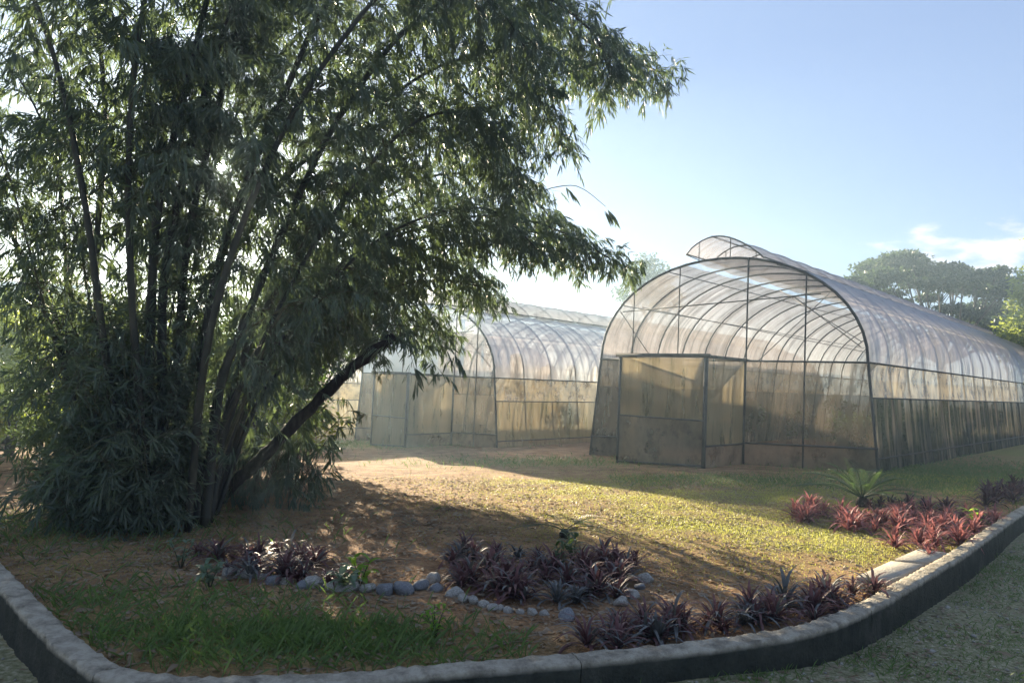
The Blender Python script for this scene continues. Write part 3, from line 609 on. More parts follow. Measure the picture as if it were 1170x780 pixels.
# shoots to the lower right, hanging in the sun behind the trunk
for k in range(26):
    px = rng.uniform(270, 345); D_ = rng.uniform(10.5, 12.5); b0 = at(px, 535, D_); b0[2] = gz(b0[0], b0[1]); hgt = rng.uniform(.6, 1.7)
    dr = unit(np.array([rng.normal()*.25, rng.normal()*.25, 1])); S_ = spline([b0, b0+dr*hgt*.6, b0+dr*hgt+np.array([.1, 0, -.05])], 8); FB.tw.tube(S_, np.linspace(.009, .003, 8), 4, False)
    for i in range(2, 8): branch(FB, S_[i], rand_unit(1)[0], rng.uniform(.25, .6), 8)
# sprays hanging over the upper end of the leaning trunk
for q in ((452, 372), (440, 378), (466, 380), (430, 388), (458, 392)):
    p_ = at(q[0], q[1], rng.uniform(9.9, 10.6))
    for k in range(3): branch(FB, p_, rand_unit(1)[0]+np.array([.2, 0, .3]), rng.uniform(.4, .8), 11, L0=.10, L1=.2)
# the two thin tips that reach out alone against the sky
lead = spline([at(560, 255, 13), at(610, 222, 13), at(648, 212, 13), at(668, 217, 13), at(692, 236, 13)], 14)
FB.tw.tube(lead, np.linspace(.010, .004, 14), 4, False)
for p, n in ((at(645, 212, 13), 7), (at(693, 238, 13), 9), (at(690, 240, 13), 6), (at(638, 240, 13), 6)):
    FB.spray(p, np.array([.55, .1, -.35]), n+2, .20, .31, keep=True)
lm = scatter('foliage', LEAF, np.array(FB.p)-CL, np.array(FB.d), np.array(FB.n), np.array(FB.l))
tag(link('foliage', lm, MAT['bleaf'], clump), kind='stuff')
tag(FB.tw.build('twigs', MAT['twig'], clump, loc=tuple(-CL)), kind='stuff')
rng.shuffle(FB.sprays) if False else None
sp = sorted(FB.sprays, key=lambda s: -pxof(s[1])[0])
for (a, P) in sp[:280]:
    me = scatter('leaf_spray', LEAF, np.array(a[0])-P, np.array(a[1]), np.array(a[2]), np.array(a[3]))
    link('leaf_spray', me, MAT['bleaf'], clump, loc=tuple(P-CL))
if len(sp) > 280:
    q = [np.concatenate([np.array(s[0][k]) for s in sp[280:]]) for k in range(4)]
    tag(link('foliage', scatter('foliage', LEAF, q[0]-CL, q[1], q[2], q[3]), MAT['bleaf'], clump), kind='stuff')
print('bamboo leaves', len(FB.p), 'sprays', len(sp))

# leaning cut trunk
tr0 = G(250, 568, -.15); tp = [tr0, at(298, 524, 10.3), at(350, 471, 10.3), at(402, 421, 10.3), at(452, 383, 10.3)]
TR = empty('leaning_trunk', tuple(tr0), 0, 'dark bare trunk leaning to the right out of the bamboo, cut off at its top', 'tree')
Cc = spline(tp, 30) - tr0; Cc += rng.normal(size=Cc.shape)*.009; rr = np.linspace(.086, .068, 30)*(1+.14*np.sin(np.arange(30)*1.1)*rng.random(30)); rr[0] = .14; rr[1] = .115; rr[-3:] *= [1.12, 1.05, .8]
MB().tube(Cc, rr, 12).build('trunk', MAT['bark'], TR, True)
e = Cc[-2]
MB().tube([Cc[18], Cc[18]+np.array([-.02, .03, .1])], [.035, .025], 7).build('branch_stub', MAT['bark'], TR, True)

# ------------------------------------------------------------------ trees and shrubs behind
QL = (np.array([(0, 0, 0), (-.28, .45, .05), (.28, .45, .05), (0, 1, -.05)]), [np.array([(0, 2, 3), (0, 3, 1)])])
def clumps_tree(name, base, limbs, clumps, lsize, nper, mat, label, cat='tree', bark='treebark', trunk_r=.25, group=None, flat=1.):
    """trunk with limbs reaching every leaf clump; clumps: (centre offset, radius)"""
    base = np.array(base, float); root = empty(name, base, 0, label, cat, group)
    P, D, Nn, S = [], [], [], []; mb_ = MB()
    fork = np.array(limbs[-1], float); tr_ = spline([np.zeros(3)-np.array([0, 0, .3])] + [np.array(l, float) for l in limbs], 12)
    MB().tube(tr_, np.linspace(trunk_r, trunk_r*.6, 12), 8).build('trunk', MAT[bark], root, True)
    for c, r in clumps:
        c = np.array(c, float); mid = fork + (c-fork)*.5 + rng.normal(size=3)*r*.25 + np.array([0, 0, -.12*np.linalg.norm(c-fork)])
        mb_.tube(spline([fork, mid, c], 8), np.linspace(trunk_r*.42, trunk_r*.07, 8), 5, False)
        for q in range(5):
            e_ = c + rng.normal(size=3)*r*np.array([.55, .55, .35*flat]); s_ = mid + (c-mid)*rng.uniform(.1, .9)
            mb_.tube([s_, (s_+e_)/2+rng.normal(size=3)*r*.1, e_], [trunk_r*.1, trunk_r*.07, trunk_r*.03], 4, False)
        n = int(nper*r*r); u = rand_unit(n)*(rng.random((n, 1))**.45)*r*np.array([1.15, 1.15, .75*flat])*rng.uniform(.75, 1.2, (n, 1))
        P.append(c+u); D.append(unit(u+1e-6)+rng.normal(size=(n, 3))*.8+np.array([0, 0, -.25])); Nn.append(rng.normal(size=(n, 3))+np.array([0, 0, .8])); S.append(rng.uniform(.6, 1.3, n)*lsize)
    mb_.build('limbs', MAT[bark], root, True)
    me = scatter('crown', QL, np.concatenate(P), np.concatenate(D), np.concatenate(Nn), np.concatenate(S))
    tag(link('crown', me, mat, root), kind='stuff'); return root
# umbrella-shaped rain tree over the greenhouse roof
b = at(1075, 455, 48); b[2] = -1
cl = []
for px, py, r, dd in [(985, 318, 1.0, 0), (1000, 306, 1.5, 2), (1030, 298, 1.7, -2), (1038, 293, 1.0, 3), (1055, 308, 1.6, 0), (1080, 312, 1.5, 3), (1100, 318, 1.5, -3), (1122, 316, 1.4, 1), (1138, 322, 1.6, 4), (1012, 316, 1.4, -4), (1045, 322, 1.3, 5), (1072, 324, 1.4, -5), (1118, 330, 1.4, 5), (1145, 334, 1.4, -2), (1095, 328, 1.2, 6), (1090, 306, .9, 0), (1140, 310, .9, 0), (965, 322, .7, 0), (1128, 352, 1.7, 4), (1140, 370, 2.0, 2), (1120, 380, 2.0, 4), (1100, 375, 1.6, 6), (1145, 392, 2.0, 3), (1110, 360, 1.1, 0), (1020, 334, .9, 2), (1060, 340, .9, 3), (1085, 352, 1.0, 1), (998, 326, .8, -1), (1030, 345, .7, 4)]:
    cl.append((at(px, py, 48+dd*.8)-b, r*.82))
clumps_tree('rain_tree', b, [(.2, 0, 2.6), (0, 0, 4.8)], cl, .25, 800, MAT['farleaf'], 'wide umbrella crowned tree rising behind the near greenhouse roof', trunk_r=.34, flat=.5)
b = at(1205, 460, 40); b[2] = -.6
cl = [(at(px+15, py+4, 40+dd)-b, r) for px, py, r, dd in [(1168, 320, 1.1, 0), (1160, 345, 1.0, 1), (1158, 372, 1.3, -1), (1185, 340, 1.6, 1), (1180, 380, 1.6, 0), (1210, 300, 1.8, 0), (1220, 350, 2, 1), (1165, 400, 1.2, 0), (1200, 410, 2, 0), (1182, 270, .9, 0), (1190, 305, 1.2, 2), (1178, 298, .5, 0)]]
clumps_tree('lime_green_tree', b, [(0, 0, 2), (.1, 0, 3.2)], cl, .26, 620, MAT['limeleaf'], 'bright lime green tree at the right edge beyond the greenhouse', trunk_r=.2)
b = at(738, 440, 60); b[2] = -1
clumps_tree('slim_tree', b, [(0, 0, 3), (0, 0, 7)], [(at(px, py, 60)-b, r) for px, py, r in [(738, 296, .8), (745, 306, 1.0), (725, 312, 1.1), (740, 325, 1.5), (755, 318, 1.0), (760, 340, 1.4), (720, 335, 1.2)]], .3, 300, MAT['farleaf'], 'treetop showing behind the left shoulder of the near greenhouse', trunk_r=.2)
# sunlit shrubs and trees left behind the bamboo
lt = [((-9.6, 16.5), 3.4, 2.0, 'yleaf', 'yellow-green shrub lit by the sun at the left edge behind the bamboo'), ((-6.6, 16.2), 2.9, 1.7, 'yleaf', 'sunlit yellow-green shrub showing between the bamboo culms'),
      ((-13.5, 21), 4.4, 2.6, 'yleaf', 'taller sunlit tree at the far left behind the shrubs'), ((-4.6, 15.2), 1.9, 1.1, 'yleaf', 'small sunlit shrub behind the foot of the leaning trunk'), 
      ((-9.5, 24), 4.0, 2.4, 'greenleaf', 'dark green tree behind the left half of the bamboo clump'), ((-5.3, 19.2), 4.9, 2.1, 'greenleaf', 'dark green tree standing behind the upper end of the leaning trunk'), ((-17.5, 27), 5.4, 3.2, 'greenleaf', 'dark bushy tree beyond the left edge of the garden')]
for (x, y), h, w_, mt, lab in lt:
    z = gz(x, y); cs = []
    for k in range(16):
        a = rng.uniform(0, 2*pi); q = rng.random()**.5; zz = rng.uniform(.22, .92)*h; wr = w_*(1-.55*abs(zz/h-.5)); cs.append(((cos(a)*q*wr*.8, sin(a)*q*wr*.8, zz), w_*rng.uniform(.26, .42)))
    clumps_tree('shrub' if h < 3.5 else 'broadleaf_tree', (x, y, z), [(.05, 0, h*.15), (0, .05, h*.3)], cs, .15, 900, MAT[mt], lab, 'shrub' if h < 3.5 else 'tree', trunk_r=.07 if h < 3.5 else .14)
# plants that show through the nets and beside the middle greenhouse
pl = [(O2+GX*2.3+GY*4.6, 1.7, .75, 'dark green shrub inside the middle greenhouse behind its side net'),]
for p, h, w_, lab in pl:
    cs = [((rng.normal()*w_*.35, rng.normal()*w_*.35, rng.uniform(.3, .9)*h), w_*rng.uniform(.35, .5)) for k in range(9)]
    clumps_tree('shrub', (p[0], p[1], gz(p[0], p[1])), [(0, 0, h*.1), (0, 0, h*.25)], cs, .12, 1500, MAT['greenleaf'], lab, 'shrub', trunk_r=.03)
for k in range(9):
    s_ = (2.6, -2.4)[k % 2 == 0 and k > 1]; y_ = 2.2+2.4*k; p = O1+GX*s_+GY*y_; h = rng.uniform(1.1, 1.9)
    cs = [((rng.normal()*.25, rng.normal()*.3, rng.uniform(.35, .9)*h), rng.uniform(.25, .4)) for q in range(7)]
    side = 'right' if s_ > 0 else 'left'
    clumps_tree('greenhouse_plant', (p[0], p[1], gz(p[0], p[1])), [(0, 0, h*.15), (0, 0, h*.3)], cs, .13, 1300, MAT['greenleaf'],
                f'leafy plant inside the near greenhouse, {ORD[k]} from the entrance, seen dimly through its net', 'plant', trunk_r=.02, group='plants inside the near greenhouse')
# the pale roofed shed far left behind the shrubs, and the grey panel near it
sh = at(25, 330, 40); sx0, sy0 = sh[0]-4, sh[1]; g0 = -1.6
SH = empty('shed', (sx0, sy0, g0), radians(8), 'pale low shed with a white roof edge behind the left shrubs', 'shed')
rz_ = sh[2]-g0
mbx = MB(); mbx.bar((-5, 0, rz_*.5), (7, 0, rz_*.5), 5, rz_-.2); mbx.build('wall', MAT['whitewall'], SH)
for k in range(12): MB().add(np.array([(-5.4+k*1.07, -3, rz_-.15), (-5.4+k*1.07+1.05, -3, rz_-.15), (-5.4+k*1.07+1.05, 0, rz_+.8), (-5.4+k*1.07, 0, rz_+.8), (-5.4+k*1.07, -3, rz_-.07), (-5.4+k*1.07+1.05, -3, rz_-.07), (-5.4+k*1.07+1.05, 0, rz_+.88), (-5.4+k*1.07, 0, rz_+.88)]), [(0, 3, 2, 1), (4, 5, 6, 7), (0, 1, 5, 4), (1, 2, 6, 5), (2, 3, 7, 6), (3, 0, 4, 7)]) or None
rf = MB()
for k in range(12):
    x0 = -5.4+k*1.07; rf = MB(); rf.add([(x0, -3, rz_-.15), (x0+1.05, -3, rz_-.15), (x0+1.05, 0, rz_+.6), (x0, 0, rz_+.6), (x0, -3, rz_-.1), (x0+1.05, -3, rz_-.1), (x0+1.05, 0, rz_+.65), (x0, 0, rz_+.65)], [(0, 3, 2, 1), (4, 5, 6, 7), (0, 1, 5, 4), (1, 2, 6, 5), (2, 3, 7, 6), (3, 0, 4, 7)])
    rf.build('roof_sheet', MAT['whitewall'], SH)
g = G(34, 503, -.45); GP = empty('grey_slab', tuple(g), .3, 'small grey upright slab half hidden in the grass at far left', 'slab')
MB().bar((-.14, 0, .12), (.14, 0, .16), .06, .34).build('slab_face', MAT['stone'], GP)

# ------------------------------------------------------------------ bedding plants
def blade_mesh(name, L_, w, bend, fold=.25, n=6, curl=0.):
    """lance leaf folded along its midrib, root at origin, rising along +y then drooping"""
    V = []; 
    for i in range(n+1):
        t_ = i/n; y = L_*t_*(1-.12*bend*t_); z = L_*bend*(.35*t_-.75*t_*t_*t_); hw = w/2*(.55+.75*t_)*(1-t_**3)**.8 if t_ < 1 else 0
        V += [(-hw+curl*t_*t_, y, z+hw*fold), (curl*t_*t_, y, z), (hw+curl*t_*t_, y, z+hw*fold)]
    Q = []
    for i in range(n):
        a = 3*i; Q += [(a, a+1, a+4, a+3), (a+1, a+2, a+5, a+4)]
    return npmesh(name, np.array(V), [np.array(Q)], True)
LM = {}
for key, mat in (('purple', 'purple'), ('pink', 'pink'), ('dark', 'darkpurple'), ('dusky', 'dusky')):
    LM[key] = []
    for L_, w, bd, cu in ((.22, .026, .35, .01), (.26, .028, .7, -.02), (.19, .026, .15, 0), (.25, .024, 1.0, .03)):
        me = blade_mesh('leaf', L_, w, bd, curl=cu); me.materials.append(MAT[mat]); LM[key].append(me)
def rosette(loc, key, n, scale, label, group, upright=.6, cat='plant', name='rosette_plant', mixk=None):
    root = empty(name, loc, 0, label, cat, group); g = 2.39996
    for i in range(n):
        f = i/n; el_ = radians(6+70*f**(1.15)) * (.7+.5*upright); el_ = min(el_, radians(86))
        me = rnd.choice(LM[mixk if (mixk and rnd.random() < .22) else key]); s = scale*rnd.uniform(.75, 1.2)*(1-.25*f)
        o_ = bpy.data.objects.new('leaf', me); COL.objects.link(o_); o_.parent = root
        az_ = g*i + rnd.uniform(-.3, .3)
        M_ = Matrix.Rotation(az_, 4, 'Z') @ Matrix.Rotation(el_+rnd.uniform(-.12, .12), 4, 'X')
        o_.location = (rnd.uniform(-.015, .015)*scale, rnd.uniform(-.015, .015)*scale, .03*f*scale+.01); o_.rotation_euler = M_.to_euler(); o_.scale = (s, s, s)
    return root
def bed(rows, key, nleaf, scale, desc, where, group, mixk=None, upr=.6):
    for rname, pts, cnt in rows:
        pl_ = resample(spline([G(*q, .0)[:2] for q in pts], 30), .01); idx = np.linspace(0, len(pl_)-1, cnt).astype(int)
        for k, i in enumerate(idx):
            x, y = pl_[i] + rng.normal(size=2)*.085; k_ = mixk if (mixk and rnd.random() < .10) else key
            rosette((x, y, gz(x, y)-.005), k_, int(nleaf*rnd.uniform(.8, 1.2)), scale*rnd.uniform(.65, 1.25), f'{desc}, {ORD[k]} from left, {rname} row, {where}', group, upright=upr, mixk=mixk)
# bed in the middle, edged by stones
bed([('front', [(520, 660), (560, 675), (610, 684), (660, 687), (705, 679)], 14), ('middle', [(515, 650), (570, 661), (640, 668), (700, 664), (728, 655)], 15), ('rear', [(530, 640), (590, 652), (650, 655), (720, 648)], 13), ('back', [(545, 630), (600, 642), (660, 644), (700, 640)], 8)],
    'purple', 36, 1.12, 'purple rosette plant', 'stone-edged bed', 'purple rosettes in the stone-edged bed', 'dusky', .45)
# bed along the kerb
bed([('front', [(670, 742), (740, 731), (810, 722), (880, 712), (930, 700), (960, 690)], 19), ('rear', [(700, 724), (770, 716), (840, 706), (900, 694), (945, 684), (975, 676)], 17)],
    'purple', 36, 1.08, 'dark purple rosette plant', 'kerb bed', 'purple rosettes along the kerb', 'dusky', .5)
# shaded bed on the left below the bamboo
bed([('front', [(262, 650), (300, 655), (340, 662), (385, 668)], 13), ('rear', [(235, 630), (280, 632), (320, 636), (360, 645)], 12)],
    'purple', 32, 1.08, 'dull purple rosette plant', 'bed below bamboo', 'purple rosettes below the bamboo', 'dusky', .4)
# sunlit pink bed around the cycad
bed([('front', [(912, 594), (950, 600), (1000, 606), (1050, 604), (1075, 598)], 15), ('rear', [(915, 582), (945, 588), (985, 594), (1030, 594), (1060, 588)], 13), ('middle', [(900, 588), (935, 594), (990, 600), (1040, 600)], 10)],
    'pink', 40, 1.25, 'pinkish red rosette plant', 'bed before cycad', 'pink rosettes in the bed before the near greenhouse', 'purple', .8)
bed([('front', [(1045, 634), (1070, 626), (1095, 614), (1120, 602), (1135, 592)], 13), ('rear', [(1030, 626), (1055, 614), (1085, 602), (1110, 594)], 11)],
    'pink', 40, 1.2, 'rosy upright rosette plant', 'bed beyond slabs', 'rosy rosettes beside the kerb', 'purple', .95)
bed([('rear', [(990, 580), (1040, 582), (1085, 590)], 10)], 'dark', 34, 1.3, 'dark maroon mounded plant', 'bed beside cycad', 'dark maroon mounds behind the pink bed', None, .8)
bed([('front', [(1128, 580), (1150, 574), (1175, 566), (1200, 560)], 9), ('rear', [(1130, 570), (1155, 560), (1180, 550)], 9)], 'dark', 36, 1.5, 'dark maroon mounded plant', 'far right bed', 'dark maroon mounds at the right edge', 'purple', .8)
rosette(tuple(np.append(G(925, 586, 0)[:2], .0)), 'pink', 60, 1.5, 'largest pinkish red rosette at the left end of the round bed', None, .8)

def cycad(p, n, Lf, label, scale=1., rise=.9):
    root = empty('cycad', tuple(p), 0, label, 'cycad'); 
    c = MB(); c.tube([(0, 0, -.05), (0, 0, .08*scale), (0, 0, .16*scale)], [.09*scale, .10*scale, .05*scale], 9); c.build('stem', MAT['bark'], root, True)
    V = np.array([(-.5, 0, 0), (.5, 0, 0), (.25, .75, -.02), (0, 1, -.06)]); tm = (V*np.array([.055, 1, 1]), [np.array([(0, 1, 2), (0, 2, 3)])])
    for i in range(n):
        az_ = 2.39996*i; e_ = rise*(.35+.65*i/n); l = Lf*rnd.uniform(.85, 1.1); pts = []
        for k in range(15):
            u = k/14; r_ = l*u*cos(e_)*(1+.15*u); z_ = l*(sin(e_)*u - .42*u*u); pts.append((cos(az_)*r_, sin(az_)*r_, z_+.12*scale))
        pts = np.array(pts); P, D, Nn, S = [], [], [], []
        pr = resample(pts, .032*max(scale, .7)); tg = unit(np.gradient(pr, axis=0))
        for k in range(4, len(pr)):
            f = k/len(pr); ll = .16*scale*sin(pi*min(1, .12+f*.88))**.6+.02
            sd_ = unit(np.cross(tg[k], [0, 0, 1]))
            for sg in (-1, 1): P.append(pr[k]); D.append(sd_*sg+tg[k]*.55+np.array([0, 0, .25])); Nn.append([0, 0, 1.]); S.append(ll)
        b_ = scatter('frond', tm, P, D, Nn, S); 
        fr = link('frond', b_, MAT['cycad'], root)
        MB().tube(pts, np.linspace(.008, .003, 15)*scale, 4).build('midrib', MAT['cycad'], fr)
    return root
p = G(985, 578, 0); p[2] = gz(p[0], p[1]); cycad(p, 22, 1.0, 'large green cycad with arching fronds behind the pink plants', 1.0, 1.3)
p = G(645, 612, 0); p[2] = gz(p[0], p[1]); cycad(p, 9, .62, 'small dark cycad at the back of the stone-edged bed', .6, .75)
def leafy(name, p, n, h, ll, mat, label, cat='plant', w=.4):
    root = empty(name, tuple(p), 0, label, cat); me = blade_mesh('leaf', ll, ll*w, .6); me.materials.append(MAT[mat])
    for s_ in range(max(1, n//7)):
        a = rnd.uniform(0, 6.28); tip = np.array([cos(a)*h*.35, sin(a)*h*.35, h*rnd.uniform(.7, 1)]); st_ = MB().tube([(0, 0, -.02), tip*.5+np.array([0, 0, h*.06]), tip], [.006, .004, .002], 4).build('stem', MAT['twig'], root)
        for i in range(7):
            q = tip*(.25+.75*i/6); o_ = link('leaf', me, None, root, loc=q, rot=(Matrix.Rotation(2.4*i+a, 4, 'Z') @ Matrix.Rotation(rnd.uniform(.1, .8), 4, 'X')).to_euler()); s = rnd.uniform(.7, 1.2); o_.scale = (s, s, s)
    return root
for (px, py), n, h, ll, mt, lab in (((207, 642), 21, .30, .10, 'paleleaf', 'blue-green weed growing in the shaded soil under the bamboo'), ((497, 728), 28, .20, .07, 'bright', 'bright green weed in the long grass by the kerb'),
        ((412, 668), 14, .22, .16, 'bright', 'lime green broad leaf plant beside the left stones'), ((1112, 603), 28, .22, .14, 'bright', 'lime green plant among the rosy rosettes beside the kerb'),
        ((395, 675), 21, .16, .16, 'paleleaf', 'pale grey-green leafy plant over the left stones'), ((655, 645), 35, .28, .12, 'cycad', 'feathery green plant in the middle of the stone-edged bed'), ((640, 650), 28, .25, .10, 'greenleaf', 'dark green tuft beside the feathery plant in the stone-edged bed'), ((240, 668), 21, .18, .13, 'paleleaf', 'pale leafy weed left of the shaded stones')):
    p = G(px, py, 0); p[2] = gz(p[0], p[1]); leafy('small_plant', p, n, h, ll, mt, lab)

# ------------------------------------------------------------------ edging stones, slabs
def stone_mesh(seed):
    import bmesh
    bm = bmesh.new(); bmesh.ops.create_icosphere(bm, subdivisions=3, radius=1); r = random.Random(seed); from mathutils import noise as mn
    off = Vector((r.uniform(0, 50), r.uniform(0, 50), r.uniform(0, 50))); pl_ = [(Vector((r.gauss(0, 1), r.gauss(0, 1), r.gauss(0, 1))).normalized(), r.uniform(.58, .85)) for _ in range(8)]
    for v in bm.verts:
        n = v.co.normalized(); k = 1+.24*mn.noise(n*1.3+off)+.05*mn.noise(n*4+off); c = n*k
        for d_, h_ in pl_:
            q = c.dot(d_)
            if q > h_: c -= d_*(q-h_)*.85
        v.co = c
    for f in bm.faces: f.smooth = True
    me = bpy.data.meshes.new('stone'); bm.to_mesh(me); bm.free(); return me
stones = [(262, 649, 9, 'p'), (283, 651, 10, 'p'), (300, 655, 7, 'p'), (312, 661, 8, 'd'), (327, 662, 7, 'p'), (345, 667, 8, 'd'), (360, 664, 12, 'p'), (384, 668, 12, 'p'), (402, 670, 9, 'p'), (420, 672, 8, 'p'), (440, 674, 10, 'd'), (462, 671, 12, 'd'), (480, 669, 9, 'd'), (495, 661, 9, 'p'), (499, 672, 7, 'd'), (519, 677, 8, 'p'), (529, 683, 7, 'p'), (541, 685, 7, 'p'), (552, 688, 7, 'p'), (563, 692, 7, 'p'), (572, 693, 5, 'p'), (581, 695, 6, 'p'), (594, 697, 5, 'p'), (608, 698, 6, 'p'), (622, 698, 6, 'p'), (647, 701, 10, 'd'), (709, 687, 9, 'p'), (722, 677, 9, 'p'), (731, 670, 6, 'd'), (737, 659, 9, 'p')]
for k, (px, py, r, c_) in enumerate(stones):
    p = G(px, py+r*.5, 0); d_ = p[1]; R_ = r*d_/FPX*1.2; col = 'pale' if c_ == 'p' else 'dark'
    sz = 'large' if r > 10 else ('small' if r < 7 else 'medium')
    if k < 12: lab = f'{sz} {col} grey stone, {ORD[k]} from the left in the edging of the shaded bed'
    else: lab = f'{sz} {col} grey stone, {ORD[k-12]} from the left in the edging of the middle bed'
    me = stone_mesh(k); me.materials.append(MAT['stone' if c_ == 'p' else 'stone2'])
    o_ = link('stone', me, None, None, (p[0], p[1], gz(p[0], p[1])+R_*rnd.uniform(.1, .4)), (rnd.uniform(-.2, .2), rnd.uniform(-.2, .2), rnd.uniform(0, 6)), (R_*rnd.uniform(.95, 1.15), R_*rnd.uniform(.75, .95), R_*rnd.uniform(.65, .8)))
    tag(o_, lab, 'stone', 'stones edging the planting beds')
for q, lab in (([(978, 659), (1022, 662), (1056, 645), (1018, 641)], 'pale flat concrete slab beside the kerb, the nearer one'), ([(1022, 639), (1061, 643), (1084, 632), (1050, 627)], 'pale flat concrete slab beside the kerb, the one touching the rosy plants')):
    P = np.array([G(a, b_, .05) for a, b_ in q]); c0 = P.mean(0); mbs = MB()
    T_ = [tuple(v-c0+np.array([0, 0, 0])) for v in P]; B_ = [tuple(v-c0+np.array([0, 0, -.09])) for v in P]; I_ = [tuple((v-c0)*.965+np.array([0, 0, .008])) for v in P]
    mbs.add(T_+B_+I_, [(8, 9, 10, 11), (0, 1, 9, 8), (1, 2, 10, 9), (2, 3, 11, 10), (3, 0, 8, 11), (4, 5, 1, 0), (5, 6, 2, 1), (6, 7, 3, 2), (7, 4, 0, 3)])
    tag(mbs.build('concrete_slab', MAT['slab'], loc=tuple(c0)), lab, 'slab', 'slabs beside the kerb')

# ------------------------------------------------------------------ grass, litter, pebbles (uncountable)
def blades(n, xr, yr, h0, h1, w, mat, name, label, dens, leanv=.5):
    x = rng.uniform(*xr, n); y = rng.uniform(*yr, n); k = rng.random(n) < dens(x, y); x, y = x[k], y[k]; z = ground_z(x, y)
    n = len(x); T = (np.array([(-.5, 0, 0), (.5, 0, 0), (.3, .6, .08), (0, 1, .28)]), [np.array([(0, 1, 2), (0, 2, 3)])])
    a = rng.uniform(0, 2*pi, n); ln = rng.uniform(.1, leanv*1.6, n); D = np.stack([np.cos(a)*ln, np.sin(a)*ln, np.ones(n)], 1); Nn = np.stack([np.cos(a), np.sin(a), -ln], 1)
    h = rng.uniform(h0, h1, n); S = np.stack([np.full(n, w)*rng.uniform(.7, 1.3, n), h, h], 1)
    me = scatter(name, T, np.stack([x, y, z-.003], 1), D, Nn, S); print(name, n)
    return tag(link(name, me, mat), label, 'grass', kind='stuff')
insd = lambda x, y: kerb_sd(x, y) > .22
gden = lambda x, y: grassiness(x, y)*(.25+1.1*vnoise(x, y, .5, 8)**1.2)*insd(x, y)
blades(420000, (-5, 11), (6.2, 17), .018, .045, .006, MAT['lawn'], 'lawn_grass', 'short yellow-green lawn before the greenhouses', lambda x, y: gden(x, y), .9)
blades(60000, (-16, 14), (17, 36), .05, .16, .014, MAT['tallgrass'], 'long_grass', 'green grass around the greenhouse walls', lambda x, y: np.clip(grassiness(x, y), 0, 1)*(inside_gh(x, y) < .5) if False else np.clip(grassiness(x, y), 0, 1)*.8, .6)
def shaded(x, y): 
    a = np.zeros(len(x))
    for px, py, rx, ry, am in ((330, 735, 1.15, .38, 1.3), (440, 738, .42, .2, .9), (200, 735, .5, .3, .7), (250, 690, .9, .4, .25), (40, 590, 2, 1.6, .12), (90, 690, .6, .5, .3)):
        p = G(px, py, 0); a = np.maximum(a, am*np.exp(-(((x-p[0])/rx)**2+((y-p[1])/ry)**2)))
    return a*insd(x, y)*(.3+vnoise(x, y, .22, 14))
blades(110000, (2, 16), (10, 26), .03, .10, .009, MAT['tallgrass'], 'long_grass', 'green grass along the right side of the near greenhouse', lambda x, y: (np.exp(-(((x-11.5)/4)**2+((y-16)/5)**2))*1.3-.15 + .9*np.exp(-(((x-4)/3.2)**2+((y-14.8)/1.2)**2)))*insd(x, y)*1.4, .6)
blades(150000, (-7.5, .2), (4.2, 12), .05, .17, .007, MAT['tallgrass'], 'long_grass', 'dark green tufts of long grass inside the kerb at the lower left', shaded, .8)
blades(230000, (-2, 9), (3.2, 12), .012, .045, .006, MAT['tallgrass'], 'lane_grass', 'thin grass growing through the gravel lane outside the kerb', lambda x, y: (kerb_sd(x, y) < -.05)*np.clip(vnoise(x, y, .35, 21)*1.6-.5, 0, 1), .9)
def litter(n, xr, yr, l0, l1, mat, name, label, dens, cat, w=.35):
    x = rng.uniform(*xr, n); y = rng.uniform(*yr, n); k = rng.random(n) < dens(x, y); x, y = x[k], y[k]; n = len(x); z = ground_z(x, y)+.006
    T = leaf_template(w, .10, .06); a = rng.uniform(0, 2*pi, n); D = np.stack([np.cos(a), np.sin(a), rng.normal(size=n)*.18], 1); Nn = np.stack([rng.normal(size=n)*.35, rng.normal(size=n)*.35, np.ones(n)], 1)
    me = scatter(name, T, np.stack([x, y, z], 1), D, Nn, rng.uniform(l0, l1, n)); return tag(link(name, me, mat), label, cat, kind='stuff')
litter(110000, (-7, 6), (4.4, 15), .02, .085, MAT['dry'], 'leaf_litter', 'scattered dry leaf litter over the bare soil', lambda x, y: insd(x, y)*np.clip(.10+.8*vnoise(x, y, .45, 31)-.12*grassiness(x, y), 0, 1)*np.exp(-np.clip(y-9, 0, 9)*.15), 'litter')
litter(26000, (-3, 10), (3, 11), .02, .085, MAT['dry'], 'lane_litter', 'scattered dry leaves over the gravel lane', lambda x, y: (kerb_sd(x, y) < -.03)*.6, 'litter')
litter(5200, (-7, 9), (4.4, 17), .07, .15, MAT['dry'], 'bamboo_litter', 'long fallen bamboo leaves scattered over soil and lawn', lambda x, y: insd(x, y)*np.clip(.15+.6*vnoise(x, y, .8, 37)+.35*np.exp(-((x+2.5)/3)**2), 0, 1)*.7, 'litter', .17)
litter(2200, (-2, 9), (3, 11), .06, .13, MAT['dry'], 'lane_leaf_litter', 'larger dry leaves lying on the lane', lambda x, y: (kerb_sd(x, y) < -.05)*(.2+.7*np.exp(kerb_sd(x, y)*2)), 'litter', .25)
blades(60000, (-1, 8), (3.2, 10), .03, .09, .007, MAT['tallgrass'], 'lane_weeds', 'green weeds growing along the outer foot of the kerb', lambda x, y: (kerb_sd(x, y) < -.02)*np.exp(kerb_sd(x, y)*2.2)*np.clip(vnoise(x, y, .4, 44)*2.4-.9, 0, 1), .8)
n = 5000; x = rng.uniform(-4, 9, n); y = rng.uniform(3, 11, n); k = kerb_sd(x, y) < -.05; x, y = x[k], y[k]; n = len(x)
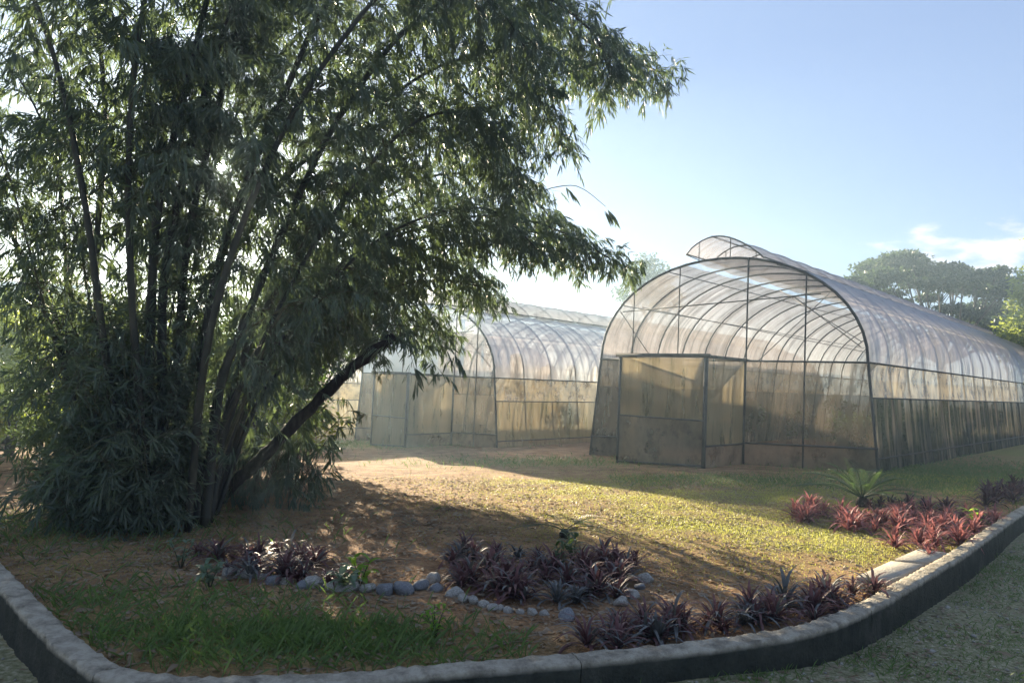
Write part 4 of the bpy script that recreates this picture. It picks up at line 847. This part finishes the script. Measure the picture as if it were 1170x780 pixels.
OCT = (np.array([(1, 0, 0), (0, 1, 0), (-1, 0, 0), (0, -1, 0), (0, 0, .7), (0, 0, -.5)]), [np.array([(0, 1, 4), (1, 2, 4), (2, 3, 4), (3, 0, 4), (1, 0, 5), (2, 1, 5), (3, 2, 5), (0, 3, 5)])])
me = scatter('pebbles', OCT, np.stack([x, y, ground_z(x, y)+.003], 1), rng.normal(size=(n, 3))*np.array([1, 1, .2]), np.tile([0, 0, 1.], (n, 1))+rng.normal(size=(n, 3))*.3, rng.uniform(.006, .02, n)*np.where(rng.random(n) < .05, 1.8, 1))
tag(link('pebbles', me, MAT['stone']), 'small grey pebbles scattered over the lane', 'gravel', kind='stuff')
# larger fallen leaves and sticks one can pick out
fl = [(522, 717, .11, 'curled dry leaf lying left of the pale pair below the stone-edged bed'), (543, 721, .13, 'long pale dry leaf lying below the stone-edged bed'), (558, 717, .10, 'upturned pale dry leaf just right of the long pale leaf'), (619, 731, .12, 'pale tan dry leaf lying alone before the kerb bed'), (595, 729, .08, 'small dry leaf left of the lone tan leaf'), (538, 700, .09, 'brown dry leaf close below the edging stones'), (83, 702, .16, 'long pale dry leaf standing near the left kerb'), (95, 728, .15, 'long dry leaf lying on the left kerb edge'),
      (118, 655, .13, 'pale dry leaf on the shaded soil at the left'), (205, 765, .12, 'light dry leaf beside the kerb at the lower left'), (232, 738, .12, 'light brown leaf in the long grass'), (180, 752, .14, 'narrow dry leaf in the litter beside the kerb'), (318, 690, .12, 'pale leaf in front of the shaded stones'), (462, 745, .08, 'small white leaf in the long grass right'), (130, 748, .13, 'dry leaf among the litter near the kerb bend'), (160, 668, .12, 'dry leaf in front of the bamboo foot')]
for px, py, l, lab in fl:
    p = G(px, py, .0); v_, f_ = leaf_template(.38, .15, .1); me = npmesh('fallen_leaf', v_*l, f_, True); me.materials.append(MAT['dry'])
    o_ = link('fallen_leaf', me, None, None, (p[0], p[1], gz(p[0], p[1])+.02), (rnd.uniform(-.1, .5), rnd.uniform(-.4, .4), rnd.uniform(0, 6))); tag(o_, lab, 'leaf', 'large fallen leaves')
for px, py, l, a, lab in ((580, 738, .30, .5, 'pale stick lying between the stone-edged bed and the kerb'), (232, 662, .55, .75, 'long thin stick leaning by the shaded stones'), (160, 672, .4, .4, 'thin stick on the soil before the bamboo'), (450, 640, .35, .1, 'thin twig lying on the bare soil left of the middle bed')):
    p = G(px, py, 0); z = gz(p[0], p[1])+.014; d_ = np.array([cos(a), sin(a), .05])*l/2
    o_ = MB().tube(spline([-d_, np.array([.01, .012, .01]), d_], 8), np.linspace(.009, .004, 8), 6).build('stick', MAT['dry'], None, True, loc=(p[0], p[1], z)); tag(o_, lab, 'stick', 'sticks lying on the soil')

# ------------------------------------------------------------------ haze
m, t, o = newmat('air_haze'); pv = N(t, 'ShaderNodeVolumePrincipled'); pv.inputs['Density'].default_value = HAZE_DENS; pv.inputs['Anisotropy'].default_value = HAZE_G; pv.inputs['Color'].default_value = (.62, .83, 1, 1)
L(t, pv.outputs[0], o.inputs['Volume'])
mbh = MB(); mbh.bar((0, -500, 5.1), (0, 500, 5.1), 1000, 15)
hz_ = mbh.build('haze', m); tag(hz_, 'thin bright haze in the air', kind='stuff')
